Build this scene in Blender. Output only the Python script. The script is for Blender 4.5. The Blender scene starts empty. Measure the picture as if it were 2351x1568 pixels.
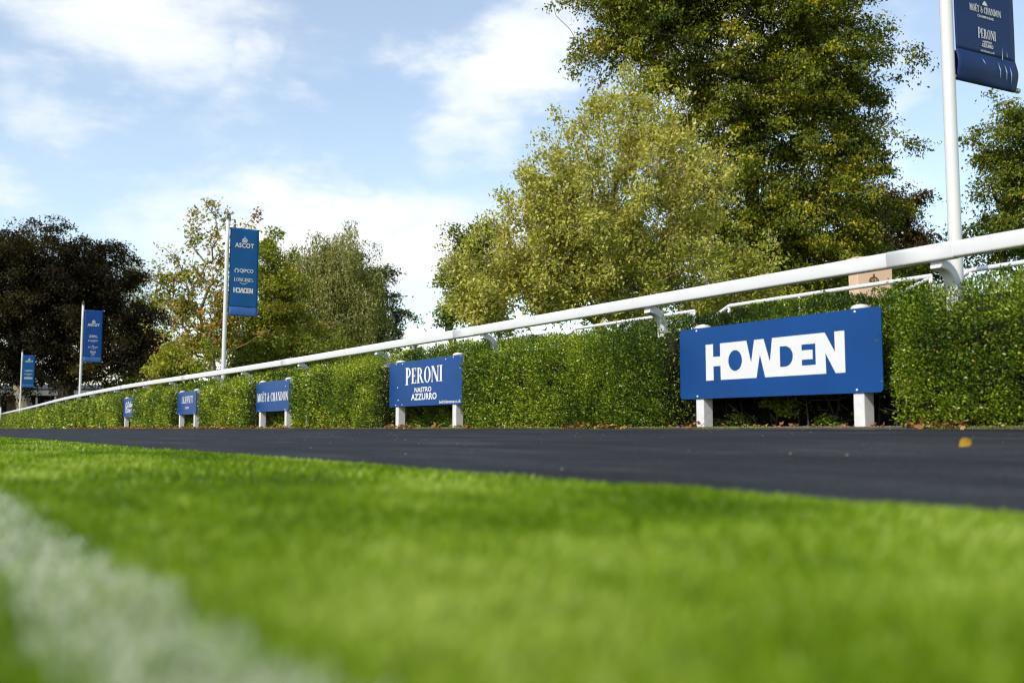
import bpy, bmesh, math, random
import numpy as np
R = math.radians
rng = np.random.default_rng(7)
random.seed(7)
scene = bpy.context.scene
COL = scene.collection

# ------------------------------------------------------------------ camera
EYE = 0.120
GZ = 0.07                                   # level of the ground behind the hedge
PITCH = R(5.0)
F = 2286.0; CX, CY = 1175.5, 784.0           # focal length / centre, pixels of a 2351-wide picture
cam = bpy.data.cameras.new("camera"); camo = bpy.data.objects.new("camera", cam); COL.objects.link(camo)
camo.location = (0, 0, EYE); camo.rotation_euler = (R(90) + PITCH, 0, 0)
cam.lens = 35.0; cam.sensor_width = 36.0; cam.clip_start = 0.05; cam.clip_end = 4000
cam.dof.use_dof = True; cam.dof.focus_distance = 13.0; cam.dof.aperture_fstop = 2.3; cam.dof.aperture_blades = 9
scene.camera = camo

# ------------------------------------------------------------------ sky + sun + exposure
SUN_AZ, SUN_EL = math.atan2(-0.66, -0.75), R(40)      # azimuth clockwise from +Y
SKY_STRENGTH = 0.15
world = bpy.data.worlds.new("World"); scene.world = world; world.use_nodes = True
nt = world.node_tree; N = nt.nodes; LK = nt.links
for n in list(N): N.remove(n)
def wn(t, **k):
    n = N.new(t)
    for a, v in k.items(): setattr(n, a, v)
    return n
def wmath(op, a, b=None, c=None, clamp=False):
    n = wn('ShaderNodeMath', operation=op); n.use_clamp = clamp
    for i, v in enumerate((a, b, c)):
        if v is None: continue
        if isinstance(v, (int, float)): n.inputs[i].default_value = v
        else: LK.new(v, n.inputs[i])
    return n.outputs[0]
sky = wn('ShaderNodeTexSky', sky_type='NISHITA'); sky.sun_disc = False
sky.sun_elevation = SUN_EL; sky.sun_rotation = SUN_AZ % (2 * math.pi)
sky.air_density = 1.15; sky.dust_density = 0.5; sky.ozone_density = 0.45
tc = wn('ShaderNodeTexCoord'); sep = wn('ShaderNodeSeparateXYZ'); LK.new(tc.outputs['Generated'], sep.inputs[0])
az = wmath('ARCTAN2', sep.outputs[0], sep.outputs[1]); el = wmath('ARCSINE', sep.outputs[2])
def wnoise(scale, detail, sx, sz, rot=0.0, off=0.0, rough=0.55):
    cmb = wn('ShaderNodeCombineXYZ'); LK.new(az, cmb.inputs[0]); LK.new(el, cmb.inputs[1]); cmb.inputs[2].default_value = off
    mp = wn('ShaderNodeMapping'); mp.inputs['Scale'].default_value = (sx, sz, 1); mp.inputs['Rotation'].default_value = (0, 0, rot)
    LK.new(cmb.outputs[0], mp.inputs[0])
    nz = wn('ShaderNodeTexNoise'); nz.inputs['Scale'].default_value = scale; nz.inputs['Detail'].default_value = detail; nz.inputs['Roughness'].default_value = rough
    LK.new(mp.outputs[0], nz.inputs['Vector']); return nz.outputs[0]
n_warp = wnoise(5.0, 5, 1.0, 1.6, 0.0, 3.3)
n_warp2 = wnoise(5.0, 5, 1.0, 1.6, 0.0, 9.1)
azw = wmath('ADD', az, wmath('MULTIPLY', wmath('SUBTRACT', n_warp, 0.5), 0.42))
elw = wmath('ADD', el, wmath('MULTIPLY', wmath('SUBTRACT', n_warp2, 0.5), 0.22))
def px2ang(x, y):
    v = (F * math.cos(PITCH) - (CY - y) * math.sin(PITCH)); up = (F * math.sin(PITCH) + (CY - y) * math.cos(PITCH)); rt = x - CX
    return math.atan2(rt, v), math.atan2(up, math.hypot(rt, v))
acc = None
CLOUDS = [(150, 60, 400, 130, .74), (120, 250, 300, 70, .66), (540, 190, 90, 60, .5), (1210, 130, 190, 200, 1.05), (1110, 310, 190, 90, .9), (1600, 250, 300, 300, .7),
          (760, 480, 310, 110, .95), (930, 620, 240, 140, 1.05), (560, 580, 240, 80, .6), (60, 440, 170, 60, .6), (2080, 260, 90, 330, .6), (2290, 120, 140, 140, .35), (700, 330, 90, 60, .5)]
for (x, y, rx, ry, w) in CLOUDS:
    a0, e0 = px2ang(x, y)
    da = wmath('DIVIDE', wmath('SUBTRACT', azw, a0), rx / F); de = wmath('DIVIDE', wmath('SUBTRACT', elw, e0), ry / F)
    g = wmath('MULTIPLY', wmath('EXPONENT', wmath('MULTIPLY', wmath('ADD', wmath('MULTIPLY', da, da), wmath('MULTIPLY', de, de)), -0.8)), w)
    acc = g if acc is None else wmath('MAXIMUM', acc, g)
n_str = wnoise(4.0, 8, 1.0, 3.2, R(-22), 1.7, 0.62)      # thin streaks
n_cum = wnoise(3.4, 9, 1.0, 1.9, R(-12), 5.2, 0.6)       # clumps
dens = wmath('ADD', wmath('MULTIPLY', acc, 0.50), wmath('ADD', wmath('MULTIPLY', n_cum, 0.62), wmath('MULTIPLY', n_str, 0.58)))
mr = wn('ShaderNodeMapRange', interpolation_type='SMOOTHSTEP'); LK.new(dens, mr.inputs[0])
mr.inputs[1].default_value = 0.70; mr.inputs[2].default_value = 1.10; mr.inputs[3].default_value = 0.16; mr.inputs[4].default_value = 0.97
shade = wnoise(6.0, 6, 1.0, 2.2, R(-10), 12.4, 0.5)
cr = wn('ShaderNodeValToRGB'); LK.new(shade, cr.inputs[0])
cr.color_ramp.elements[0].position = 0.34; cr.color_ramp.elements[0].color = (0.84, 0.90, 0.96, 1)
cr.color_ramp.elements[1].position = 0.58; cr.color_ramp.elements[1].color = (0.99, 1.0, 1.0, 1)
cs = wn('ShaderNodeVectorMath', operation='SCALE'); LK.new(cr.outputs[0], cs.inputs[0]); cs.inputs['Scale'].default_value = 5.7
mix = wn('ShaderNodeMix', data_type='RGBA'); LK.new(mr.outputs[0], mix.inputs[0]); LK.new(sky.outputs[0], mix.inputs[6]); LK.new(cs.outputs[0], mix.inputs[7])
bg = wn('ShaderNodeBackground'); bg.inputs['Strength'].default_value = SKY_STRENGTH; LK.new(mix.outputs[2], bg.inputs['Color'])
wo = wn('ShaderNodeOutputWorld'); LK.new(bg.outputs[0], wo.inputs['Surface'])

sun = bpy.data.lights.new("sun", 'SUN'); sun.energy = 3.3; sun.angle = R(0.53); sun.color = (1.0, 0.945, 0.86)
suno = bpy.data.objects.new("sun", sun); COL.objects.link(suno)
sd = np.array([math.cos(SUN_EL) * math.sin(SUN_AZ), math.cos(SUN_EL) * math.cos(SUN_AZ), math.sin(SUN_EL)])
from mathutils import Vector, Matrix
suno.rotation_euler = Vector(sd).to_track_quat('Z', 'Y').to_euler(); suno.location = (-20, -20, 30)
vs = scene.view_settings; vs.view_transform = 'Standard'; vs.look = 'None'; vs.exposure = 0.42; vs.gamma = 1.0; vs.use_curve_mapping = False
scene.render.engine = 'CYCLES'
cy = scene.cycles
cy.max_bounces = 6; cy.diffuse_bounces = 3; cy.glossy_bounces = 3; cy.transmission_bounces = 4; cy.transparent_max_bounces = 6
cy.use_denoising = True; cy.filter_width = 1.1
try: cy.denoiser = 'OPENIMAGEDENOISE'; cy.denoising_prefilter = 'ACCURATE'
except Exception: pass
cy.caustics_reflective = False; cy.caustics_refractive = False

# ------------------------------------------------------------------ frame of the place: s runs along the hedge (away), p across it (away)
TH = R(31.5)
U = np.array([-math.sin(TH), math.cos(TH), 0.0]); V = np.array([math.cos(TH), math.sin(TH), 0.0])
_sk = np.array([-80, 11, 15, 19.7, 26.6, 34.1, 42.2, 55.1, 85, 300.]); _pk = np.array([5.5, 5.5, 5.48, 5.36, 5.0, 5.03, 5.2, 5.68, 6.5, 11.5])
_sg = np.arange(-80, 300, 0.5); _pg = np.interp(_sg, _sk, _pk)
_ker = np.exp(-0.5 * (np.arange(-12, 13) / 5.0) ** 2); _ker /= _ker.sum()
_pg = np.convolve(np.pad(_pg, 12, mode='edge'), _ker, mode='valid')
def path(s): return np.interp(s, _sg, _pg)          # where the running rail stands
def SP(s, p, z=0.0):
    s, p, z = np.broadcast_arrays(np.asarray(s, float), np.asarray(p, float), np.asarray(z, float))
    return s[..., None] * U + p[..., None] * V + z[..., None] * np.array([0, 0, 1.0])
def ray(x, y):
    a, b = (x - CX) / F, (CY - y) / F
    return np.array([a, math.cos(PITCH) - b * math.sin(PITCH), math.sin(PITCH) + b * math.cos(PITCH)])
def at(x, y, depth):
    d = ray(x, y); return np.array([0, 0, EYE]) + d * depth / d[1]

def hash3(i, seed):
    h = (i[..., 0] * 374761393 + i[..., 1] * 668265263 + i[..., 2] * 2147483647 + seed * 974711) & 0xffffffff
    h = ((h ^ (h >> 13)) * 1274126177) & 0xffffffff
    return ((h ^ (h >> 16)) & 0xffff) / 65535.0
def vnoise(P, seed=0):
    P = np.asarray(P, float); i = np.floor(P).astype(np.int64); f = P - i; f = f * f * (3 - 2 * f); o = 0
    for dx in (0, 1):
        for dy in (0, 1):
            for dz in (0, 1):
                w = (f[..., 0] if dx else 1 - f[..., 0]) * (f[..., 1] if dy else 1 - f[..., 1]) * (f[..., 2] if dz else 1 - f[..., 2])
                o = o + w * hash3(i + np.array([dx, dy, dz]), seed)
    return o
def fbm(P, seed=0, oct=3):
    o = 0; a = 0.5
    for k in range(oct): o = o + a * vnoise(np.asarray(P) * 2 ** k, seed + k); a *= 0.5
    return o / (1 - 0.5 ** oct)
def unit(a): return a / np.maximum(np.linalg.norm(a, axis=-1, keepdims=True), 1e-9)

# ------------------------------------------------------------------ object helpers
def link(o, parent=None):
    COL.objects.link(o)
    if parent is not None: o.parent = parent
    return o
def tag(o, label=None, cat=None, group=None, kind=None):
    if label: o['label'] = label
    if cat: o['category'] = cat
    if group: o['group'] = group
    if kind: o['kind'] = kind
    return o
def empty(name, loc=(0, 0, 0), rz=0.0):
    o = bpy.data.objects.new(name, None); o.empty_display_size = 0.2; o.location = tuple(loc); o.rotation_euler = (0, 0, rz); return link(o)
def mesh_obj(name, verts, faces, mat, parent=None, smooth=False):
    me = bpy.data.meshes.new(name); me.from_pydata([tuple(v) for v in verts], [], [tuple(f) for f in faces]); me.update()
    if mat: me.materials.append(mat)
    if smooth: me.polygons.foreach_set('use_smooth', np.ones(len(me.polygons), bool))
    return link(bpy.data.objects.new(name, me), parent)
def quads_obj(name, V4, mat, parent=None, tint=None, smooth=False, nv=4, faces=None):
    """V4: (n, nv, 3) vertices, faces: list of index tuples inside a piece (all quads)"""
    n = V4.shape[0]; faces = faces or [(0, 1, 2, 3)]; fa = np.array(faces, np.int64); k = fa.shape[1]
    me = bpy.data.meshes.new(name); me.vertices.add(n * nv); me.vertices.foreach_set('co', V4.reshape(-1).astype(np.float32))
    idx = (np.arange(n)[:, None, None] * nv + fa[None]).reshape(-1)
    me.loops.add(len(idx)); me.loops.foreach_set('vertex_index', idx.astype(np.int32))
    nf = n * len(faces); me.polygons.add(nf); me.polygons.foreach_set('loop_start', (np.arange(nf) * k).astype(np.int32))
    if smooth: me.polygons.foreach_set('use_smooth', np.ones(nf, bool))
    me.update(calc_edges=True)
    if tint is not None:
        at_ = me.attributes.new('tint', 'FLOAT', 'FACE'); at_.data.foreach_set('value', np.repeat(tint, len(faces)).astype(np.float32))
    me.materials.append(mat)
    return link(bpy.data.objects.new(name, me), parent)
def leaves_obj(name, P, A, Nn, L, W, tint, mat, parent=None, cup=0.07, tip=0.08):
    A = unit(A); B = unit(np.cross(Nn, A)); N2 = np.cross(A, B); L = L[:, None]; W = W[:, None]
    v = np.stack([P, P + A * L * .45 + B * W * .5 + N2 * L * cup, P + A * L - N2 * L * tip, P + A * L * .45 - B * W * .5 + N2 * L * cup], 1)
    return quads_obj(name, v, mat, parent, tint)
def tubes_obj(name, A, B, ra, rb, mat, parent=None, sides=6):
    d = unit(B - A); ref = np.where(np.abs(d[:, 2:3]) > .9, np.array([[1., 0, 0]]), np.array([[0, 0, 1.]])); x = unit(np.cross(d, ref)); y = np.cross(d, x)
    an = np.arange(sides) * 2 * math.pi / sides; c, s = np.cos(an), np.sin(an)
    ring = x[:, None] * c[None, :, None] + y[:, None] * s[None, :, None]
    v = np.concatenate([A[:, None] + ring * ra[:, None, None], B[:, None] + ring * rb[:, None, None]], 1)
    f = [(i, (i + 1) % sides, sides + (i + 1) % sides, sides + i) for i in range(sides)]
    return quads_obj(name, v, mat, parent, None, True, 2 * sides, f)
def box_vf(x0, x1, y0, y1, z0, z1):
    v = [(x0, y0, z0), (x1, y0, z0), (x1, y1, z0), (x0, y1, z0), (x0, y0, z1), (x1, y0, z1), (x1, y1, z1), (x0, y1, z1)]
    f = [(0, 3, 2, 1), (4, 5, 6, 7), (0, 1, 5, 4), (1, 2, 6, 5), (2, 3, 7, 6), (3, 0, 4, 7)]; return v, f
def box_obj(name, b, mat, parent=None, bevel=0.0):
    v, f = box_vf(*b)
    if bevel <= 0: return mesh_obj(name, v, f, mat, parent)
    bm = bmesh.new(); vs_ = [bm.verts.new(q) for q in v]
    for q in f: bm.faces.new([vs_[i] for i in q])
    bmesh.ops.bevel(bm, geom=bm.edges[:], offset=bevel, segments=2, affect='EDGES', profile=0.5)
    me = bpy.data.meshes.new(name); bm.to_mesh(me); bm.free(); me.materials.append(mat)
    return link(bpy.data.objects.new(name, me), parent)
def sweep(rings, closed_ends=True):
    """rings: (n, m, 3) -> verts, faces"""
    n, m, _ = rings.shape; v = rings.reshape(-1, 3); f = []
    for i in range(n - 1):
        for j in range(m): f.append((i * m + j, i * m + (j + 1) % m, (i + 1) * m + (j + 1) % m, (i + 1) * m + j))
    if closed_ends: f.append(tuple(range(m - 1, -1, -1))); f.append(tuple((n - 1) * m + j for j in range(m)))
    return v, f
def tube_path(pts, r, sides=12):
    pts = np.asarray(pts, float); d = np.gradient(pts, axis=0); d = unit(d); r = np.broadcast_to(np.asarray(r, float), (len(pts),))
    an = np.arange(sides) * 2 * math.pi / sides; rings = []
    ref = np.array([0, 0, 1.]) if abs(d[0][2]) < .9 else np.array([1., 0, 0])
    for q, dd, rr in zip(pts, d, r):
        x = unit(np.cross(dd, ref)) if np.linalg.norm(np.cross(dd, ref)) > 1e-4 else x; y = np.cross(x, dd)
        rings.append(q + rr * (np.cos(an)[:, None] * x + np.sin(an)[:, None] * y))
    return sweep(np.array(rings))

# ------------------------------------------------------------------ materials
def mat_new(name):
    m = bpy.data.materials.new(name); m.use_nodes = True; t = m.node_tree
    return m, t, t.nodes['Principled BSDF'], t.nodes['Material Output']
def nd(t, typ, **k):
    n = t.nodes.new(typ)
    for a, v in k.items(): setattr(n, a, v)
    return n
def ramp(t, fac, stops):
    r = nd(t, 'ShaderNodeValToRGB'); e = r.color_ramp.elements
    while len(e) < len(stops): e.new(0.5)
    for q, (pos, c) in zip(e, stops): q.position = pos; q.color = (*c, 1)
    t.links.new(fac, r.inputs[0]); return r.outputs[0]
def noise(t, scale, detail=4, rough=.55, coord='Object', stretch=None):
    c = nd(t, 'ShaderNodeTexCoord'); o = c.outputs[coord]
    if stretch:
        if len(stretch) > 3:
            m0 = nd(t, 'ShaderNodeMapping'); m0.inputs['Rotation'].default_value = (0, 0, stretch[3]); t.links.new(o, m0.inputs[0]); o = m0.outputs[0]
        mp = nd(t, 'ShaderNodeMapping'); mp.inputs['Scale'].default_value = stretch[:3]
        t.links.new(o, mp.inputs[0]); o = mp.outputs[0]
    n = nd(t, 'ShaderNodeTexNoise'); n.inputs['Scale'].default_value = scale; n.inputs['Detail'].default_value = detail; n.inputs['Roughness'].default_value = rough
    t.links.new(o, n.inputs['Vector']); return n.outputs[0]
def bump(t, b, h, strength, dist=0.02):
    n = nd(t, 'ShaderNodeBump'); n.inputs['Strength'].default_value = strength; n.inputs['Distance'].default_value = dist
    t.links.new(h, n.inputs['Height']); t.links.new(n.outputs[0], b.inputs['Normal'])
def leaf_mat(name, stops, rough=.42, trans=.3, spec=.4, tboost=1.3):
    m, t, b, o = mat_new(name); a = nd(t, 'ShaderNodeAttribute'); a.attribute_name = 'tint'
    c = ramp(t, a.outputs['Fac'], stops); t.links.new(c, b.inputs['Base Color']); b.inputs['Roughness'].default_value = rough; b.inputs['Specular IOR Level'].default_value = spec
    tr = nd(t, 'ShaderNodeBsdfTranslucent'); sc = nd(t, 'ShaderNodeVectorMath', operation='MULTIPLY'); sc.inputs[1].default_value = (tboost * 1.1, tboost * 1.05, tboost * .5)
    t.links.new(c, sc.inputs[0]); t.links.new(sc.outputs[0], tr.inputs['Color'])
    mx = nd(t, 'ShaderNodeMixShader'); mx.inputs[0].default_value = trans
    t.links.new(b.outputs[0], mx.inputs[1]); t.links.new(tr.outputs[0], mx.inputs[2]); t.links.new(mx.outputs[0], o.inputs['Surface']); return m
def plain(name, col, rough=.5, var=.12, scale=8., spec=.5, bmp=0., coat=0.):
    m, t, b, o = mat_new(name); n = noise(t, scale, 5)
    lo = tuple(max(0, x * (1 - var)) for x in col); hi = tuple(min(1, x * (1 + var)) for x in col)
    t.links.new(ramp(t, n, [(.3, lo), (.7, hi)]), b.inputs['Base Color']); b.inputs['Roughness'].default_value = rough; b.inputs['Specular IOR Level'].default_value = spec
    if coat: b.inputs['Coat Weight'].default_value = coat; b.inputs['Coat Roughness'].default_value = .15
    if bmp: bump(t, b, noise(t, scale * 4, 4), bmp, .01)
    return m
M = {}
M['rail'] = plain('white_plastic', (.63, .63, .64), .35, .03, 3., .5)
M['post'] = plain('white_painted_wood', (.62, .61, .59), .55, .09, 14., .4, .12)
M['postbase'] = plain('red_brown_stub', (.20, .075, .055), .8, .3, 20., .3, .2)
M['panel'] = plain('blue_panel_paint', (.0005, .045, .19), .42, .18, 1.3, .3)
M['print'] = plain('white_print', (.62, .62, .62), .5, .02, 6., .4)
M['bolt'] = plain('bolt_white', (.75, .75, .74), .35, .05, 30.)
M['cloth'] = plain('blue_banner_cloth', (.004, .085, .25), .55, .10, 2.5, .3)
M['cloth_royal'] = plain('royal_banner_cloth', (.003, .055, .25), .55, .10, 2.5, .3)
M['cloth_navy'] = plain('navy_banner_cloth', (.003, .022, .095), .5, .10, 2.5, .35)
M['cloth_dark'] = plain('blue_banner_hem', (.004, .04, .16), .55, .08, 2.5, .3)
M['cloth_pale'] = plain('pale_blue_hem', (.045, .13, .36), .5, .12, 4., .3)
M['print_grey'] = plain('grey_blue_print', (.45, .55, .68), .5, .05, 6., .3)
M['pole'] = plain('white_pole_paint', (.62, .61, .59), .4, .04, 3., .5)
M['metal'] = plain('dull_metal', (.35, .33, .28), .45, .2, 30., .6)
M['gilt'] = plain('dark_gilt', (.09, .06, .025), .45, .2, 30., .6)
M['totem'] = plain('sand_paint', (.64, .44, .30), .6, .06, 4., .3)
M['totem_mark'] = plain('bronze_print', (.13, .08, .03), .6, .05, 6., .3)
M['inner'] = plain('hedge_core_shade', (.014, .013, .008), .9, .5, 14., .1, .4)  # near-black: shade between the hedge leaves put into the core colour
M['bark'] = plain('bark_grey_brown', (.11, .085, .06), .85, .4, 6., .2, .5)
M['bark_pale'] = plain('bark_pale', (.30, .26, .19), .8, .3, 6., .2, .4)
M['bark_ochre'] = plain('bark_ochre', (.26, .19, .09), .8, .35, 5., .2, .4)
M['bark_dark'] = plain('bark_dark', (.05, .042, .035), .9, .4, 5., .2, .5)
M['concrete'] = plain('shaded_fascia', (.13, .135, .135), .8, .25, 1.2, .3)  # grey darkened: tree shade on the stable front put into the colour
M['slate'] = plain('dark_slate', (.05, .052, .055), .7, .3, 2., .4)
M['door'] = plain('maroon_door', (.06, .018, .016), .5, .2, 3., .4)
M['dark'] = plain('dark_opening', (.012, .012, .012), .9, .2, 3., .1)
M['brick'] = plain('red_brick', (.17, .055, .04), .85, .3, 5., .2)
M['whitewash'] = plain('whitewash', (.6, .58, .54), .8, .1, 3., .2)

# lawn soil / turf base
m, t, b, o = mat_new('turf'); n1 = noise(t, .6, 5); n2 = noise(t, 30, 4)
c1 = ramp(t, n1, [(.3, (.08, .14, .008)), (.7, (.12, .19, .012))]); c2 = ramp(t, n2, [(.3, (.5, .5, .5)), (.7, (1, 1, 1))])
mm = nd(t, 'ShaderNodeMix', data_type='RGBA', blend_type='MULTIPLY'); mm.inputs[0].default_value = 1; t.links.new(c1, mm.inputs[6]); t.links.new(c2, mm.inputs[7])
t.links.new(mm.outputs[2], b.inputs['Base Color']); b.inputs['Roughness'].default_value = .9; b.inputs['Specular IOR Level'].default_value = .1; bump(t, b, n2, .6, .03); M['turf'] = m
# asphalt
m, t, b, o = mat_new('asphalt'); n1 = noise(t, .9, 6, .6, 'Object', (3.4, .7, 1, -TH)); n2 = noise(t, 110, 4, .75); n3 = noise(t, 3.2, 5, .6, 'Object', (2.6, .8, 1, -TH))
c1 = ramp(t, n1, [(.32, (.0095, .0102, .013)), (.5, (.016, .017, .0205)), (.72, (.036, .038, .042))]); c2 = ramp(t, n2, [(.38, (.35, .35, .35)), (.52, (1.0, 1.0, 1.0)), (.64, (3.2, 3.1, 3.0))])
mm = nd(t, 'ShaderNodeMix', data_type='RGBA', blend_type='MULTIPLY'); mm.inputs[0].default_value = 1; t.links.new(c1, mm.inputs[6]); t.links.new(c2, mm.inputs[7])
m2 = nd(t, 'ShaderNodeMix', data_type='RGBA', blend_type='MULTIPLY'); m2.inputs[0].default_value = 1; t.links.new(mm.outputs[2], m2.inputs[6]); t.links.new(ramp(t, n3, [(.3, (.75, .75, .75)), (.7, (1.15, 1.15, 1.15))]), m2.inputs[7])
t.links.new(m2.outputs[2], b.inputs['Base Color']); b.inputs['Roughness'].default_value = .85; b.inputs['Specular IOR Level'].default_value = .22; bump(t, b, n2, .6, .006); M['asphalt'] = m
# soil bed
m, t, b, o = mat_new('soil'); n1 = noise(t, 9, 5); n2 = noise(t, 90, 3)
c1 = ramp(t, n1, [(.3, (.045, .032, .02)), (.6, (.10, .075, .05)), (.75, (.16, .12, .08))]); c2 = ramp(t, n2, [(.4, (.6, .6, .6)), (.65, (1.5, 1.45, 1.35))])
mm = nd(t, 'ShaderNodeMix', data_type='RGBA', blend_type='MULTIPLY'); mm.inputs[0].default_value = 1; t.links.new(c1, mm.inputs[6]); t.links.new(c2, mm.inputs[7])
t.links.new(mm.outputs[2], b.inputs['Base Color']); b.inputs['Roughness'].default_value = .95; bump(t, b, n2, .8, .02); M['soil'] = m
# leaves
M['hedge_leaf'] = leaf_mat('hedge_leaf', [(0, (.018, .044, .004)), (.33, (.080, .142, .007)), (.66, (.22, .31, .014)), (.94, (.50, .53, .05)), (.985, (.44, .22, .03))], .36, .12, .45)  # low stop darkened for deeper shadows, high stops raised for sunlit leaves
M['grass'] = leaf_mat('grass_blade', [(0, (.065, .135, .002)), (.35, (.145, .245, .003)), (.7, (.235, .345, .010)), (.89, (.38, .47, .10)), (.9, (.42, .48, .38)), (1, (.66, .68, .62))], .45, .38, .25, 1.35)
M['litter'] = leaf_mat('dead_leaf', [(0, (.10, .045, .02)), (.4, (.25, .10, .04)), (.7, (.38, .20, .08)), (1, (.45, .36, .12))], .7, .15, .2)
M['yellow_leaf'] = leaf_mat('yellow_leaf', [(0, (.74, .44, .05)), (1, (.74, .44, .05))], .6, .25, .3)
M['olive'] = leaf_mat('olive_leaf', [(0, (.20, .22, .025)), (.35, (.36, .365, .06)), (.7, (.52, .49, .13)), (.9, (.62, .58, .23)), (.97, (.48, .29, .05)), (1, (.44, .18, .03))], .5, .32, .25)
M['horn'] = leaf_mat('hornbeam_leaf', [(0, (.034, .056, .004)), (.38, (.105, .130, .007)), (.68, (.23, .235, .011)), (.90, (.38, .33, .016)), (1, (.48, .27, .02))], .45, .24, .25)
M['oak'] = leaf_mat('oak_leaf', [(0, (.045, .072, .007)), (.5, (.14, .175, .012)), (.85, (.29, .28, .02)), (1, (.45, .22, .03))], .45, .24, .25)
M['copper'] = leaf_mat('copper_leaf', [(0, (.010, .009, .004)), (.5, (.028, .022, .007)), (.8, (.058, .044, .010)), (1, (.13, .11, .015))], .55, .22, .08)
M['russet'] = leaf_mat('russet_leaf', [(0, (.03, .035, .008)), (.5, (.085, .062, .012)), (.85, (.17, .095, .02)), (1, (.28, .15, .03))], .45, .25, .3)
M['autumn'] = leaf_mat('autumn_leaf', [(0, (.08, .13, .010)), (.4, (.23, .27, .022)), (.66, (.40, .37, .045)), (.84, (.40, .16, .03)), (1, (.20, .055, .02))], .45, .30, .25)
M['birch'] = leaf_mat('birch_leaf', [(0, (.11, .13, .028)), (.5, (.235, .245, .062)), (.85, (.38, .365, .12)), (1, (.46, .43, .16))], .5, .3, .25)
M['darkgreen'] = leaf_mat('dark_green_leaf', [(0, (.02, .038, .010)), (.5, (.055, .078, .016)), (.9, (.11, .13, .03)), (1, (.16, .16, .03))], .5, .25, .25)

# ------------------------------------------------------------------ the ground
ROAD_NEAR = 1.265
def road_edge(s): return path(s) - 0.20
def road_z(s, p):
    q = np.clip((p - ROAD_NEAR) / (road_edge(s) - ROAD_NEAR), 0, 1)
    return -0.006 + (EYE - 0.004 + 0.006) * q ** 1.08
def strip(name, ss, pfun, zfun, np_, mat):
    ss = np.asarray(ss, float); q = np.linspace(0, 1, np_); S = ss[:, None] + 0 * q[None]; Pp = pfun(S, q[None]) + 0 * S; Z = zfun(S, Pp)
    v = SP(S, Pp, Z).reshape(-1, 3); f = [(i * np_ + j, i * np_ + j + 1, (i + 1) * np_ + j + 1, (i + 1) * np_ + j) for i in range(len(ss) - 1) for j in range(np_ - 1)]
    o = mesh_obj(name, v, [x[::-1] for x in f], mat, None, True); o['kind'] = 'structure'; return o
SS = np.concatenate([np.arange(-60, 100, .5), np.arange(100, 296, 6)])
road = strip('road', SS, lambda S, q: ROAD_NEAR - .05 + q * (road_edge(S) - ROAD_NEAR + .05), lambda S, P_: np.where(P_ < ROAD_NEAR, -.006, road_z(S, P_)) + .0025 * (vnoise(np.stack([S * .6, P_ * 1.1, 0 * S], -1), 5) - .5), 24, M['asphalt'])
lawn = strip('lawn', np.concatenate([np.arange(-300, -20, 20), np.arange(-20, 40, .25), np.arange(40, 300, 20)]), lambda S, q: ROAD_NEAR - 300 * q ** 4, lambda S, P_: .008 * (vnoise(np.stack([S * 1.8, P_ * 1.8, 0 * S], -1), 3) - .5) * np.clip((ROAD_NEAR - P_) * 3, 0, 1), 60, M['turf'])
bed = strip('hedge_bed', np.concatenate([np.arange(-60, 30, .12), np.arange(30, 296, 2)]), lambda S, q: road_edge(S) + .004 + q * 1.7, lambda S, P_: EYE - .004 + .020 * np.clip((P_ - road_edge(S)) / .12, 0, 1) + .016 * (fbm(np.stack([S * 5, P_ * 5, 0 * S], -1), 8) - .5) * np.clip((P_ - road_edge(S)) / .05, 0, 1), 22, M['soil'])
ground = strip('ground', np.concatenate([np.arange(-400, -60, 30), SS, np.arange(300, 700, 40)]), lambda S, q: road_edge(S) + 1.65 + 700 * q ** 4, lambda S, P_: GZ + 0 * S, 24, M['turf'])

# grass blades
def blade_obj(name, P, h, w, lean, tint, mat):
    n = len(P); a = rng.uniform(0, 2 * math.pi, n); side = np.stack([np.cos(a), np.sin(a), 0 * a], 1) * w[:, None] * .5
    b1 = P + np.array([0, 0, 1.]) * (h * .60)[:, None] + lean * (h * .30)[:, None]; b2 = P + np.array([0, 0, 1.]) * (h * .95)[:, None] + lean * (h * .8)[:, None]
    v = np.stack([P - side * .7, b1 + side, b2, b1 - side * .8], 1)
    return quads_obj(name, v, mat, None, tint)
def scatter_polar(n, t0, t1, a0, a1):
    t_ = np.sqrt(rng.uniform(t0 ** 2, t1 ** 2, n)); a = rng.uniform(a0, a1, n); return np.stack([t_ * np.sin(a), t_ * np.cos(a), 0 * t_], 1)
chunks = []
for (n, t0, t1, wd, hh) in ((50000, .18, .8, .0030, .021), (90000, .8, 2.0, .0032, .020), (86000, 2.0, 5.2, .0048, .020), (70000, 5.2, 16, .010, .022)):
    P = scatter_polar(n, t0, t1, R(-40), R(34)); p_ = P @ V; P = P[p_ < ROAD_NEAR + .012]; chunks.append((P, wd, hh))
P = np.concatenate([c[0] for c in chunks]); wd = np.concatenate([np.full(len(c[0]), c[1]) for c in chunks]); hh = np.concatenate([np.full(len(c[0]), c[2]) for c in chunks])
n = len(P); s_ = P @ U; p_ = P @ V
big = fbm(np.stack([s_ * 1.9, p_ * 4.0, 0 * s_], 1), 24); clump = fbm(np.stack([s_ * 15, p_ * 15, 0 * s_], 1), 31)
edge_drop = np.clip((ROAD_NEAR + .02 - p_) / .07, .45, 1)
h = hh * rng.uniform(.55, 1.15, n) * (.7 + .6 * clump) * edge_drop * (1 + .35 * (fbm(np.stack([s_ * 3.4, 0 * s_, 0 * s_], 1), 77) - .5))
lean_dir = unit(np.stack([rng.normal(0, 1, n) + 1.2 * (big - .5) * 4, rng.normal(0, 1, n), 0 * s_], 1))
lean = lean_dir * rng.uniform(.15, 1.0, n)[:, None]
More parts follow.
